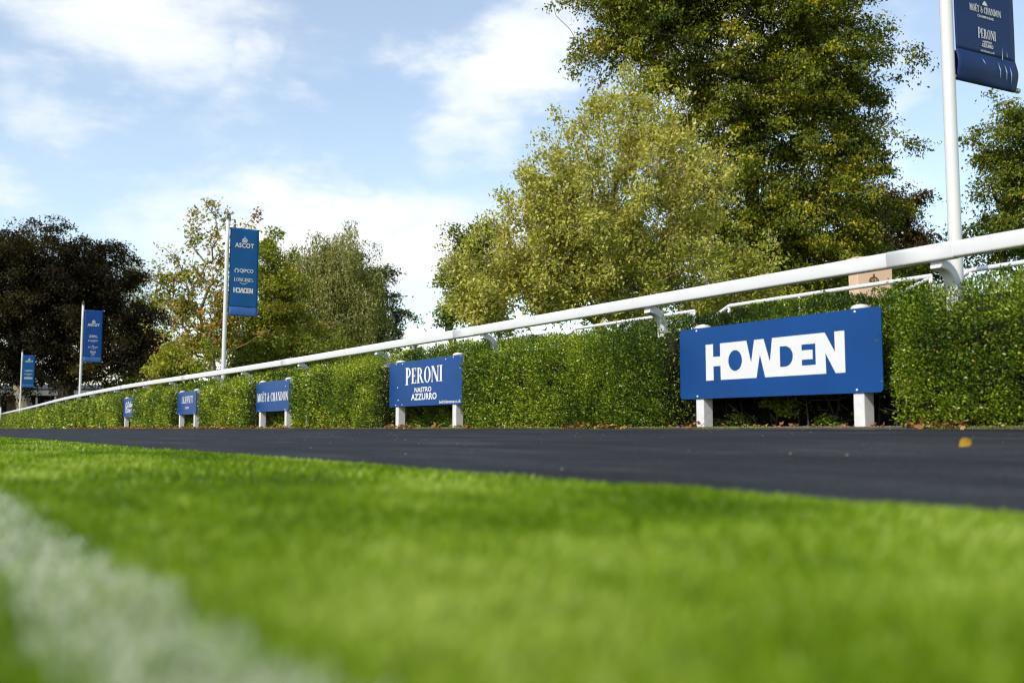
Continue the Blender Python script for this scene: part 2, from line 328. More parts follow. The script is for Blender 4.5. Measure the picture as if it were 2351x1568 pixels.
tint = np.clip(.45 + 1.45 * (big - .5) + rng.normal(0, .19, n) + .25 * (clump - .5), 0, .88)
line = (np.abs(p_ - .108 + rng.normal(0, .006, n)) < .041 + .014 * (vnoise(np.stack([s_ * 40, p_ * 0, 0 * s_], 1), 9) - .5)) & (rng.random(n) < .64)
tint[line] = rng.uniform(.905, 1., line.sum())
grass = blade_obj('grass', P, h, wd, lean, tint, M['grass']); tag(grass, 'short bright green mown grass of the foreground lawn with a white painted line', 'grass', kind='stuff')
# edge tufts and moss where the tarmac meets the bed
n = 9000; s_ = rng.uniform(2, 34, n); keep = fbm(np.stack([s_ * .9, 0 * s_, 0 * s_], 1), 44) > .47; s_ = s_[keep]; n = len(s_); p_ = road_edge(s_) + rng.uniform(-.01, .05, n)
hh = rng.uniform(.006, .02, n); P = SP(s_, p_, EYE - .004 + .01 * (p_ > road_edge(s_) + .02))
verge = blade_obj('verge_grass', P, hh, rng.uniform(.003, .008, n), unit(rng.normal(0, 1, (n, 3))) * np.array([1, 1, 0]), rng.uniform(.2, .8, n), M['grass']); tag(verge, 'thin line of moss and grass at the tarmac edge under the hedge', 'grass', kind='stuff')

# ------------------------------------------------------------------ lettering (flat print, built from outlines)
def ringp(cx, cz, rx, rz, tx, tz, a0=0, a1=360, n=28):
    out = []
    for i in range(n):
        a, b_ = R(a0 + (a1 - a0) * i / n), R(a0 + (a1 - a0) * (i + 1) / n)
        out.append([(cx + rx * math.cos(a), cz + rz * math.sin(a)), (cx + rx * math.cos(b_), cz + rz * math.sin(b_)),
                    (cx + (rx - tx) * math.cos(b_), cz + (rz - tz) * math.sin(b_)), (cx + (rx - tx) * math.cos(a), cz + (rz - tz) * math.sin(a))])
    return out
def rct(x0, x1, z0, z1): return [(x0, z0), (x1, z0), (x1, z1), (x0, z1)]
TK, TN_, SV = .19, .075, .055
def stem(x, w=TK, top=True, bot=True):
    o = [rct(x, x + w, 0, 1)]
    if top: o.append(rct(x - SV, x + w + SV, .945, 1))
    if bot: o.append(rct(x - SV, x + w + SV, 0, .055))
    return o
def dg(x0, z0, x1, z1, w): return [(x0, z0), (x0 + w, z0), (x1 + w, z1), (x1, z1)]
def glyph(c):
    if c == 'I': return stem(.06), .31
    if c == 'P': return stem(.06) + ringp(.22, .70, .33, .30, .17, .06, -90, 90, 14), .60
    if c == 'R': return stem(.06) + ringp(.22, .72, .33, .28, .17, .06, -90, 90, 14) + [dg(.52, 0, .26, .47, .19), rct(.50, .78, 0, .055)], .76
    if c == 'E': return stem(.06) + [rct(.2, .52, .94, 1), rct(.2, .42, .47, .53), rct(.2, .54, 0, .06), rct(.47, .54, .78, 1), rct(.49, .56, 0, .24), rct(.38, .43, .40, .60)], .62
    if c == 'L': return stem(.06) + [rct(.2, .52, 0, .06), rct(.47, .54, 0, .26)], .60
    if c == 'O': return ringp(.36, .5, .36, .515, .19, .06), .76
    if c == 'C': return ringp(.36, .5, .36, .515, .19, .06, 45, 315) + [rct(.54, .61, .66, .92), rct(.54, .61, .08, .34)], .68
    if c == 'G': return ringp(.36, .5, .36, .515, .19, .06, 45, 330) + [rct(.54, .61, .66, .92), rct(.46, .66, 0.03, .42)], .74
    if c == 'D': return stem(.06) + ringp(.2, .5, .46, .5, .19, .06, -90, 90, 18), .72
    if c == 'B': return stem(.06) + ringp(.22, .74, .30, .26, .16, .06, -90, 90, 12) + ringp(.22, .26, .34, .27, .17, .06, -90, 90, 12), .62
    if c == 'N': return stem(.06, TN_) + [dg(.58, 0, .06, 1, .21), rct(.66, .74, 0, 1), rct(.60, .80, .945, 1)], .84
    if c == 'M': return stem(.06, TN_) + [dg(.40, 0, .06, 1, .20), dg(.42, 0, .72, 1, TN_)] + stem(.70), 1.0
    if c == 'H': return stem(.06) + stem(.50) + [rct(.2, .52, .47, .53)], .78
    if c == 'T': return stem(.22, TK, False, True) + [rct(0, .63, .94, 1), rct(0, .065, .76, 1), rct(.565, .63, .76, 1)], .66
    if c == 'A': return [dg(.05, 0, .29, 1, TN_), dg(.48, 0, .24, 1, .20), rct(.17, .5, .27, .33), rct(0, .18, 0, .055), rct(.42, .74, 0, .055)], .76
    if c == 'K': return stem(.06) + [dg(.24, .45, .52, 1, TN_), dg(.52, 0, .28, .56, .19), rct(.48, .76, 0, .055), rct(.44, .68, .945, 1)], .76
    if c == 'S': return ringp(.26, .74, .25, .275, .13, .07, 30, 270, 14) + ringp(.26, .26, .27, .275, .14, .07, -150, 90, 14), .56
    if c == '&': return ringp(.32, .77, .2, .245, .10, .06) + ringp(.30, .27, .29, .285, .15, .06, 60, 330, 18) + [dg(.56, 0, .16, .70, .17), dg(.44, .16, .62, .52, .07), rct(.52, .74, .48, .53)], .80
    if c == '.': return [rct(.03, .2, 0, .16)], .24
    if c == 'Y': return stem(.24, TK, False, True), .6
    return [], .3
class Flat(list): flat = True          # outlines that do not overlap
def fit(polys, x0, x1, z0, z1):
    a = np.array([q for p in polys for q in p]); mn, mx = a.min(0), a.max(0); sc = np.array([(x1 - x0), (z1 - z0)]) / (mx - mn)
    return [[tuple((np.array(q) - mn) * sc + np.array([x0, z0])) for q in p] for p in polys]
def serif(text, x0, x1, z0, z1, gap=.06, first=1.0, words=None):
    x = 0; out = []; wi = []
    for i, c in enumerate(text):
        if c == 'Ë':
            g, w = glyph('E'); g = g + ringp(.16, 1.14, .075, .075, .07, .07, 0, 360, 10) + ringp(.42, 1.14, .075, .075, .07, .07, 0, 360, 10)
        else: g, w = glyph(c)
        k = first if i == 0 else 1.0
        out += [[(x + q[0] * k, (q[1] - .5) * k + .5) for q in p] for p in g]; wi += [text[:i].count(' ')] * len(g); x += w * k + gap
    if 'Ë' in text:            # the dots rise above the box
        pts = np.array([q for p in out for q in p]); sx = (x1 - x0) / np.ptp(pts[:, 0]); res = [[(x0 + (q[0] - pts[:, 0].min()) * sx, z0 + q[1] * (z1 - z0)) for q in p] for p in out]
        return res if words is None else [[p for p, w in zip(res, wi) if w == k] for k in range(words)]
    return fit(out, x0, x1, z0, z1)
def curve_mesh(splines):
    cu = bpy.data.curves.new('c', 'CURVE'); cu.dimensions = '2D'; cu.fill_mode = 'BOTH'
    for pts in splines:
        sp = cu.splines.new('POLY'); sp.points.add(len(pts) - 1); sp.use_cyclic_u = True
        for q, v in zip(sp.points, pts): q.co = (v[0], v[1], 0, 1)
    ob = bpy.data.objects.new('c', cu); COL.objects.link(ob); bpy.context.view_layer.update()
    me = bpy.data.meshes.new_from_object(ob.evaluated_get(bpy.context.evaluated_depsgraph_get())); vv = [(v.co.x, v.co.y) for v in me.vertices]; ff = [list(p.vertices) for p in me.polygons]
    bpy.data.objects.remove(ob); bpy.data.curves.remove(cu); bpy.data.meshes.remove(me)
    return [[vv[i] for i in f] for f in ff]
def sans(text, x0, x1, z0, z1, bold=.03, shear=0.0, space=1.0):
    cu = bpy.data.curves.new('t', 'FONT'); cu.body = text; cu.size = 1.0; cu.offset = bold; cu.shear = shear; cu.space_character = space; cu.resolution_u = 4; cu.fill_mode = 'FRONT'
    ob = bpy.data.objects.new('t', cu); COL.objects.link(ob); bpy.context.view_layer.update()
    me = bpy.data.meshes.new_from_object(ob.evaluated_get(bpy.context.evaluated_depsgraph_get())); vv = [(v.co.x, v.co.y) for v in me.vertices]; ff = [list(p.vertices) for p in me.polygons]
    bpy.data.objects.remove(ob); bpy.data.curves.remove(cu); bpy.data.meshes.remove(me)
    return Flat(fit([[vv[i] for i in f] for f in ff], x0, x1, z0, z1))
_how = None
def block_logo(x0, x1, z0, z1):
    global _how
    if _how is None:
        out = [(0, 0), (.063, 0), (.063, .385), (.1205, .385), (.1213, 0), (.3996, 0), (.4272, .608), (.4632, 0), (.8803, 0), (.8784, .497), (.9396, 0), (1, 0), (1, 1), (.9374, 1), (.939, .507),
               (.8767, 1), (.5185, 1), (.500, .394), (.4570, 1), (.3866, 1), (.3607, .41), (.3283, 1), (.1193, 1), (.1193, .645), (.062, .645), (.062, 1), (0, 1)]
        oh = [(.2379 + .0535 * math.cos(a), .4994 + .279 * math.sin(a)) for a in np.arange(36) * 2 * math.pi / 36]
        dh = [(.5723, .237), (.606, .237)] + [(.606 + .0564 * math.cos(a), .499 + .262 * math.sin(a)) for a in np.linspace(-1.4, 1.4, 16)] + [(.606, .761), (.5723, .761)]
        eh = [(.7227, .234), (.8143, .234), (.8143, .757), (.7227, .757), (.7227, .613), (.7952, .613), (.7952, .38), (.7227, .38)]
        _how = curve_mesh([out, oh, dh, eh])
    return Flat(fit(_how, x0, x1, z0, z1))
def crown(x0, x1, z0, z1):
    p = [rct(.12, .88, 0, .16), rct(.16, .84, .19, .24)] + ringp(.5, .24, .44, .50, .11, .11, 0, 180, 16) + ringp(.5, .24, .24, .50, .08, .09, 0, 180, 12) + [rct(.45, .55, .24, .84)] + ringp(.5, .88, .09, .10, .085, .095, 0, 360, 10)
    p += [rct(.2, .32, .24, .40), rct(.68, .80, .24, .40), [(.38, .24), (.62, .24), (.56, .46), (.44, .46)]]
    return fit(p, x0, x1, z0, z1)
def swirl(x0, x1, z0, z1):
    return fit(ringp(.5, .72, .36, .28, .13, .11, -60, 250, 18) + ringp(.5, .28, .36, .28, .13, .11, 120, 430, 18) + [dg(.30, .34, .52, .66, .16)], x0, x1, z0, z1)
def print_obj(name, polys, mat, parent, y, facing=1, stagger=None):
    if stagger is None: stagger = not getattr(polys, 'flat', False)
    v, f = [], []
    for i, p in enumerate(polys):
        k = len(v); v += [(q[0], y - (.00018 * (i % 7) if stagger else 0), q[1]) for q in p]; f.append(tuple(range(k, k + len(p))))
    return mesh_obj(name, v, f, mat, parent)

# ------------------------------------------------------------------ running rail
railroot = empty('running_rail', SP(0, path(0), EYE)); tag(railroot, 'long white running rail on curved brackets above the clipped hedge', 'rail')
RT = 1.150                         # top of the rail above the eye level
def rail_rings(s0, s1, k=1.0, step=.5):
    ss = np.linspace(s0, s1, max(2, int((s1 - s0) / step) + 1)); hw, hh_, r = .041 * k, .0515 * k, .024
    prof = []
    for (cx, cz, a0) in ((hw - r, hh_ - r, 0), (-hw + r, hh_ - r, 90), (-hw + r, -hh_ + r * .7, 180), (hw - r, -hh_ + r * .7, 270)):
        rr = r if cz > 0 else r * .7
        for a in np.linspace(a0, a0 + 90, 6): prof.append((cx + rr * math.cos(R(a)), cz + rr * math.sin(R(a))))
    prof = np.array(prof); base = SP(ss, path(ss), EYE + RT - .0515) - np.array(railroot.location)
    rings = base[:, None] + prof[None, :, 0:1] * V + prof[None, :, 1:2] * np.array([0, 0, 1.]); return rings
joints = [-7.8, -1.8, 4.19, 10.2, 16.2, 22.2, 28.2, 34.2, 40.2, 46.2, 52.2, 58.2, 64.2, 70.2, 76.2, 82.2, 88.2, 94.2]
for a, b_ in zip(joints[:-1], joints[1:]):
    v, f = sweep(rail_rings(a + .002, b_ - .002)); mesh_obj('rail_section', v, f, M['rail'], railroot, True)
for a in joints[1:-1]:
    v, f = sweep(rail_rings(a - .45, a + .03, 1.055)); mesh_obj('coupling_sleeve', v, f, M['rail'], railroot, True)
BR = [-4.9, -2.0, .95, 3.88, 6.72, 9.62, 12.5, 15.5, 18.4, 20.15, 23.3, 25.7, 29.2, 33.5, 36.5, 39.8, 43.3, 48.0, 53.4, 58.3, 63.5, 69., 75., 81., 87.]
BPOST = .17
for sb in BR:
    pts = [(0.0, RT - .118), (.03, RT - .125)] + [(.02 + .15 * math.sin(a), RT - .275 + .15 * math.cos(a)) for a in np.linspace(.25, math.pi / 2, 8)] + [(BPOST, .6), (BPOST, -.03)]
    rings = []
    for i, (q, z) in enumerate(pts):
        d = np.array(pts[min(i + 1, len(pts) - 1)]) - np.array(pts[max(i - 1, 0)]); d = d / np.linalg.norm(d); nrm = np.array([-d[1], d[0]])
        rg = []
        for (e, w) in ((-.040, -.024), (-.034, -.031), (.034, -.031), (.040, -.024), (.040, .024), (.034, .031), (-.034, .031), (-.040, .024)):
            c = SP(sb + e, path(sb) + q + nrm[0] * w, EYE + z + nrm[1] * w) - np.array(railroot.location); rg.append(c)
        rings.append(rg)
    v, f = sweep(np.array(rings)); o = mesh_obj('bracket', v, f, M['rail'], railroot)
    for pl in o.data.polygons: pl.use_smooth = False

# ------------------------------------------------------------------ sign boards on posts
BL, BH = 1.98, .565
SIGNS = [dict(s0=4.26, zb=.237, rec=(4.10, 6.34), kind='block', label='nearest blue sign board with big joined white block capitals, right side', base=False),
         dict(s0=9.96, zb=.280, rec=(9.74, 12.10), kind='peroni', label='blue sign board with serif capitals over two smaller lines, second from the right', base=True),
         dict(s0=15.47, zb=.292, rec=(15.35, 17.57), kind='moet', k=.88, label='blue sign board with one wide line of white serif capitals across it', base=True),
         dict(s0=20.58, zb=.300, rec=(20.45, 22.66), kind='bennett', k=.82, label='blue sign board with tall thin capitals over one tiny line, second from left', base=False),
         dict(s0=25.71, zb=.285, rec=(26.05, 27.89), kind='dubai', k=.84, label='farthest blue sign board, half hidden by the hedge, with a white ring emblem', base=False)]
RZ_SIGN = math.atan2(-U[1], -U[0])
def rounded_panel(name, x0, x1, z0, z1, y0, y1, r, mat, parent):
    pts = []
    for (cx, cz, a0) in ((x1 - r, z1 - r, 0), (x0 + r, z1 - r, 90), (x0 + r, z0 + r, 180), (x1 - r, z0 + r, 270)):
        for a in np.linspace(a0, a0 + 90, 7): pts.append((cx + r * math.cos(R(a)), cz + r * math.sin(R(a))))
    pts = np.array(pts); rings = np.array([[(q[0], y, q[1]) for q in pts] for y in (y0, y1)]); v, f = sweep(rings); return mesh_obj(name, v, f, mat, parent)
def bolt(parent, x, z, y, r=.011):
    rings = np.array([[(x + rr * math.cos(a), yy, z + rr * math.sin(a)) for a in np.arange(10) * 2 * math.pi / 10] for rr, yy in ((r, y), (r * .95, y - .004), (r * .6, y - .008), (r * .1, y - .0095))])
    v, f = sweep(rings); mesh_obj('bolt', v, f, M['bolt'], parent, True)
def post(parent, x, top, bottom, y0, y1, base):
    z0 = bottom + (.05 if base else 0)
    box_obj('post', (x - .044, x + .044, y0, y1, z0, top), M['post'], parent, .006)
    # rounded cap
    ym = (y0 + y1) / 2; rings = np.array([[(x + k * .045 * cx, ym + k * .051 * cy_, top + zz) for cx, cy_ in ((-1, -1), (0, -1.0), (1, -1), (1.0, 0), (1, 1), (0, 1.0), (-1, 1), (-1.0, 0))] for k, zz in ((1, -.004), (1, .004), (.88, .018), (.55, .028), (.12, .032))])
    v, f = sweep(rings); mesh_obj('post_cap', v, f, M['post'], parent, True)
    if base: box_obj('post_base', (x - .040, x + .040, y0 + .004, y1 - .004, bottom - .06, z0 + .002), M['postbase'], parent, .004)
for S in SIGNS:
    kk = S.get('k', 1.0); BL, BH = 1.98 * kk, .565 * (1 - (1 - kk) * .75); sc = S['s0'] + 1.98 - BL / 2; root = empty('sign_board', SP(sc, path(sc) - .05, EYE), RZ_SIGN); tag(root, S['label'], 'sign', 'blue sign boards along the hedge')
    zb = S['zb']; zt = zb + BH
    rounded_panel('panel', -BL / 2, BL / 2, zb, zt, -.007, 0.001, .03, M['panel'], root)
    for x in (-.389 * BL, .396 * BL): post(root, x, zt + .004, -.06, .002, .102, S['base'])
    X = lambda u: (u - .5) * BL
    Z = lambda v_: zb + v_ * BH
    yp = -.0085
    bl = [(.105, .965), (.895, .965), (.105, .035), (.895, .035)]
    if S['kind'] == 'block':
        print_obj('lettering', block_logo(-.99 + .31, -.99 + 1.68, Z(.25), Z(.755)), M['print'], root, yp)
    if S['kind'] == 'peroni':
        print_obj('lettering', serif('PERONI', X(.245), X(.755), Z(.47), Z(.86), .02, 1.14), M['print'], root, yp)
        print_obj('lettering', sans('NASTRO', X(.378), X(.612), Z(.295), Z(.405), .035, 0, 1.05), M['print'], root, yp)
        print_obj('lettering', sans('AZZURRO', X(.33), X(.682), Z(.125), Z(.27), .035, 0, 1.05), M['print'], root, yp)
        print_obj('lettering', sans('bedrinkaware.co.uk', X(.715), X(.985), Z(.03), Z(.10), .012), M['print'], root, yp)
        bl += [(.20, .955), (.80, .94), (.14, .14), (.13, .43), (.20, .035)]
    if S['kind'] == 'moet':
        [print_obj('lettering', w_, M['print'], root, yp) for w_ in serif('MOËT & CHANDON', X(.04), X(.975), Z(.34), Z(.62), .03, 1.0, 3)]; bl += [(.93, .955), (.90, .78), (.93, .03)]
    if S['kind'] == 'bennett':
        print_obj('lettering', serif('L.K.BENNETT', X(.25), X(.83), Z(.49), Z(.79), .02), M['print'], root, yp)
        print_obj('lettering', sans('LONDON', X(.43), X(.63), Z(.24), Z(.34), .02), M['print'], root, yp)
    if S['kind'] == 'dubai':
        print_obj('emblem', swirl(X(.17), X(.30), Z(.22), Z(.80)), M['print'], root, yp)
        print_obj('lettering', sans('Dubai', X(.32), X(.72), Z(.52), Z(.82), .03, .2), M['print'], root, yp)
        print_obj('lettering', sans('Duty Free', X(.32), X(.86), Z(.20), Z(.48), .03, .2), M['print'], root, yp)
    for (u, v_) in bl: bolt(root, X(u), Z(v_), -.007, .009)

# ------------------------------------------------------------------ hedge
hedge = empty('clipped_hedge', SP(8, path(8), EYE)); HB = np.array(hedge.location)
tag(hedge, 'long clipped green hedge with recesses cut for the blue sign boards', 'hedge')
HTOP = .985
RECS = [S['rec'] for S in SIGNS]
def in_rec(s):
    k = np.zeros(np.shape(s), bool)
    for a, b_ in RECS: k |= (s > a) & (s < b_)
    return k
def wob(s, z, q=0): return .09 * (fbm(np.stack([s * 1.3, z * 1.5, 0 * s + q], -1), 61) - .5) + .07 * (fbm(np.stack([s * 6, z * 6, 0 * s + q], -1), 62) - .5)
def htop(s): return .915 + .085 * np.clip((s - 8.2) / 2.2, 0, 1) - .03 * np.clip((s - 13) / 6, 0, 1) + .05 * (fbm(np.stack([s * .8, 0 * s, 0 * s], -1), 63) - .5) - .0006 * np.clip(s - 20, 0, 60)
def front_rel(s, z):
    zn = z / htop(s); r = np.where(zn < .68, -.17, -.17 + .28 * np.clip((zn - .68) / .32, 0, 1) ** 2.2) + .03 * np.clip(1 - zn / .15, 0, 1)
    return np.where(in_rec(s), np.maximum(r, .17 + .04 * (zn > .9)), r)
# solid core added to block light, standing for the shaded inner twigs
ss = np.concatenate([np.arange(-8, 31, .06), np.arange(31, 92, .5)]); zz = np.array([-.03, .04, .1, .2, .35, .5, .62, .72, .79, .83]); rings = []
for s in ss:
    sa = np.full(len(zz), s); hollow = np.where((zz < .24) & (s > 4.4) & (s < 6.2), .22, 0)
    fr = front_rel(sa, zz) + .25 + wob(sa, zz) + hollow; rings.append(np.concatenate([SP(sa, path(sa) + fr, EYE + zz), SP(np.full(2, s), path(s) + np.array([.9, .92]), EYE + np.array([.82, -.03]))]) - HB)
v, f = sweep(np.array(rings)); io = mesh_obj('light_block_core', v, f, M['inner'], hedge, True)
# leaf sprays
def notch(s, q, z):
    k = np.zeros(len(s), bool)
    for sb in BR[2:10]: k |= (np.abs(s - sb - sb / 5.67 * (q - .17)) < .075 + .01 * sb / 4) & (z > (.70 if 6 < sb < 7 else .86)) & (q < .22) & (rng.random(len(s)) < .93)
    return k
Lp, La, Ln, Ll, Lw, Lt = [], [], [], [], [], []
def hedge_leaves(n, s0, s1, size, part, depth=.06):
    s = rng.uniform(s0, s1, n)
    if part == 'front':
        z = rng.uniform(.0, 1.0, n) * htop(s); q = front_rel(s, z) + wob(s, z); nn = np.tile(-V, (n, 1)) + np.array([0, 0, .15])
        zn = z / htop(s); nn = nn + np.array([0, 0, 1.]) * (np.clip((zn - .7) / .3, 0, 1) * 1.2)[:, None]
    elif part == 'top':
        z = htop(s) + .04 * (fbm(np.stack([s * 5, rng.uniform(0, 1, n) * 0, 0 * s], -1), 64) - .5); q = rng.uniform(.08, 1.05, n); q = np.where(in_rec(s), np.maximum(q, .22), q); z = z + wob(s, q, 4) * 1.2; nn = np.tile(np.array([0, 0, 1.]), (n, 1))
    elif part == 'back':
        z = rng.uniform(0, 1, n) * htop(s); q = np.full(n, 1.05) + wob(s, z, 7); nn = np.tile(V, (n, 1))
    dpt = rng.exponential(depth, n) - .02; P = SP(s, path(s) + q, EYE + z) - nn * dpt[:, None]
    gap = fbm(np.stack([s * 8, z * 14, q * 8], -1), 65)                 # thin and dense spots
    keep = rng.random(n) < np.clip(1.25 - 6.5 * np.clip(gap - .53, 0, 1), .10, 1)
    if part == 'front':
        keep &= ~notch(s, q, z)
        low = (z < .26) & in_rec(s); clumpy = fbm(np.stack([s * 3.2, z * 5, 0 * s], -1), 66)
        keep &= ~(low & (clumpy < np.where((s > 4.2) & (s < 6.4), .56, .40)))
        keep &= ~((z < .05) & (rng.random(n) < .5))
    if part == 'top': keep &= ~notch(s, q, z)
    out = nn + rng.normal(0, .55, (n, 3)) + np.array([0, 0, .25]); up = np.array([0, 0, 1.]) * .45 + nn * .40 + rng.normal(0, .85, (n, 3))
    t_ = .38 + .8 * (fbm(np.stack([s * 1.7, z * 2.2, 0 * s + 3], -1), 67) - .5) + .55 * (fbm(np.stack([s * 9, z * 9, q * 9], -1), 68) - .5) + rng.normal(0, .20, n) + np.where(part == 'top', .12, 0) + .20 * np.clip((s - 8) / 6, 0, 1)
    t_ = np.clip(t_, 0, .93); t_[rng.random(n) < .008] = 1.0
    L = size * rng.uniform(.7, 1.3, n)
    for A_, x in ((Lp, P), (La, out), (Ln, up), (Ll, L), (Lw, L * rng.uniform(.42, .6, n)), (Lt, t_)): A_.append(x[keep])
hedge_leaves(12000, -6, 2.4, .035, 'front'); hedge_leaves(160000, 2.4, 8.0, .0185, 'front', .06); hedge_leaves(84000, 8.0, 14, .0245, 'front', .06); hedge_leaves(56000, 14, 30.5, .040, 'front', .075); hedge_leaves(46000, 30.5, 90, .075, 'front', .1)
hedge_leaves(6000, -6, 2.4, .04, 'top'); hedge_leaves(34000, 2.4, 9, .023, 'top'); hedge_leaves(18000, 9, 18, .032, 'top'); hedge_leaves(14000, 18, 90, .07, 'top'); hedge_leaves(16000, -6, 60, .06, 'back')
# cut side faces of the recesses and sprays that reach over the board ends
for (a, b_) in RECS:
    far = a > 14; n = 1300 if not far else 800; z = rng.uniform(.02, .97, n); sz = .024 if not far else .036
    for (sb, sg) in ((b_, -1), (a, 1)):
        q = rng.uniform(-.16, .2, n); s = sb + sg * (rng.exponential(.03, n) - .035) + 0 * q; s = np.where(sg < 0, s + .02, s)
        P = SP(s, path(s) + q, EYE + z); L = sz * rng.uniform(.7, 1.3, n)
        for A_, x in ((Lp, P), (La, U * sg * .7 - V * .5 + rng.normal(0, .6, (n, 3))), (Ln, rng.normal(0, .6, (n, 3)) + np.array([0, 0, .6])), (Ll, L), (Lw, L * .5), (Lt, np.clip(rng.normal(.42, .2, n), 0, .93))): A_.append(x)
# loose shoots: short chains of leaves leaning out of the face and the top
for k in range(240):
    s = rng.uniform(2.6, 16); top = rng.random() < .45
    if top: q = rng.uniform(.1, .9); z = float(htop(np.array([s]))[0]); d = unit(np.array([0, 0, 1.]) * .8 + rng.normal(0, .5, 3))
    else: z = rng.uniform(.1, .95); q = float(front_rel(np.array([s]), np.array([z]))[0]); d = unit(-V * .8 + rng.normal(0, .6, 3) + np.array([0, 0, .3]))
    ln = rng.uniform(.02, .075); m_ = int(6 + ln * 120); tt = np.linspace(0, 1, m_); P = SP(s, path(s) + q, EYE + z) + d * (tt * ln)[:, None]
    a_ = d * .5 + rng.normal(0, .7, (m_, 3)); L = .019 * rng.uniform(.7, 1.25, m_)
    for A_, x in ((Lp, P), (La, a_), (Ln, rng.normal(0, .6, (m_, 3)) + np.array([0, 0, .8])), (Ll, L), (Lw, L * .48), (Lt, np.clip(rng.normal(.62, .18, m_), 0, .93))): A_.append(x)
P = np.concatenate(Lp) - HB
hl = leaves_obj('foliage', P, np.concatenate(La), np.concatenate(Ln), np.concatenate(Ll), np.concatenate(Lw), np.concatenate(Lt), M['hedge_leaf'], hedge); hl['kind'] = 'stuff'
# bare stems showing under the boards
A, B = [], []
for k in range(150):
    s = rng.uniform(3.0, 24); q = rng.uniform(.12, .5); a0 = SP(s, path(s) + q, EYE - .02); b0 = SP(s + rng.normal(0, .06), path(s) + q + rng.normal(0, .06), EYE + rng.uniform(.25, .45)); A.append(a0); B.append(b0)
for (a, b_) in RECS[:2]:
    for k in range(26):
        s = rng.uniform(a + .1, b_ - .1); q = rng.uniform(.10, .24); z0 = rng.uniform(.02, .22); a0 = SP(s, path(s) + q, EYE + z0); A.append(a0); B.append(a0 + np.array([0, 0, 1]) * rng.uniform(-.03, .08) - V * rng.uniform(.02, .12) + U * rng.normal(0, .10))
A, B = np.array(A), np.array(B); st = tubes_obj('stems', A - HB, B - HB, rng.uniform(.003, .009, len(A)), rng.uniform(.0015, .004, len(A)), M['bark_dark'], hedge, 5); st['kind'] = 'stuff'

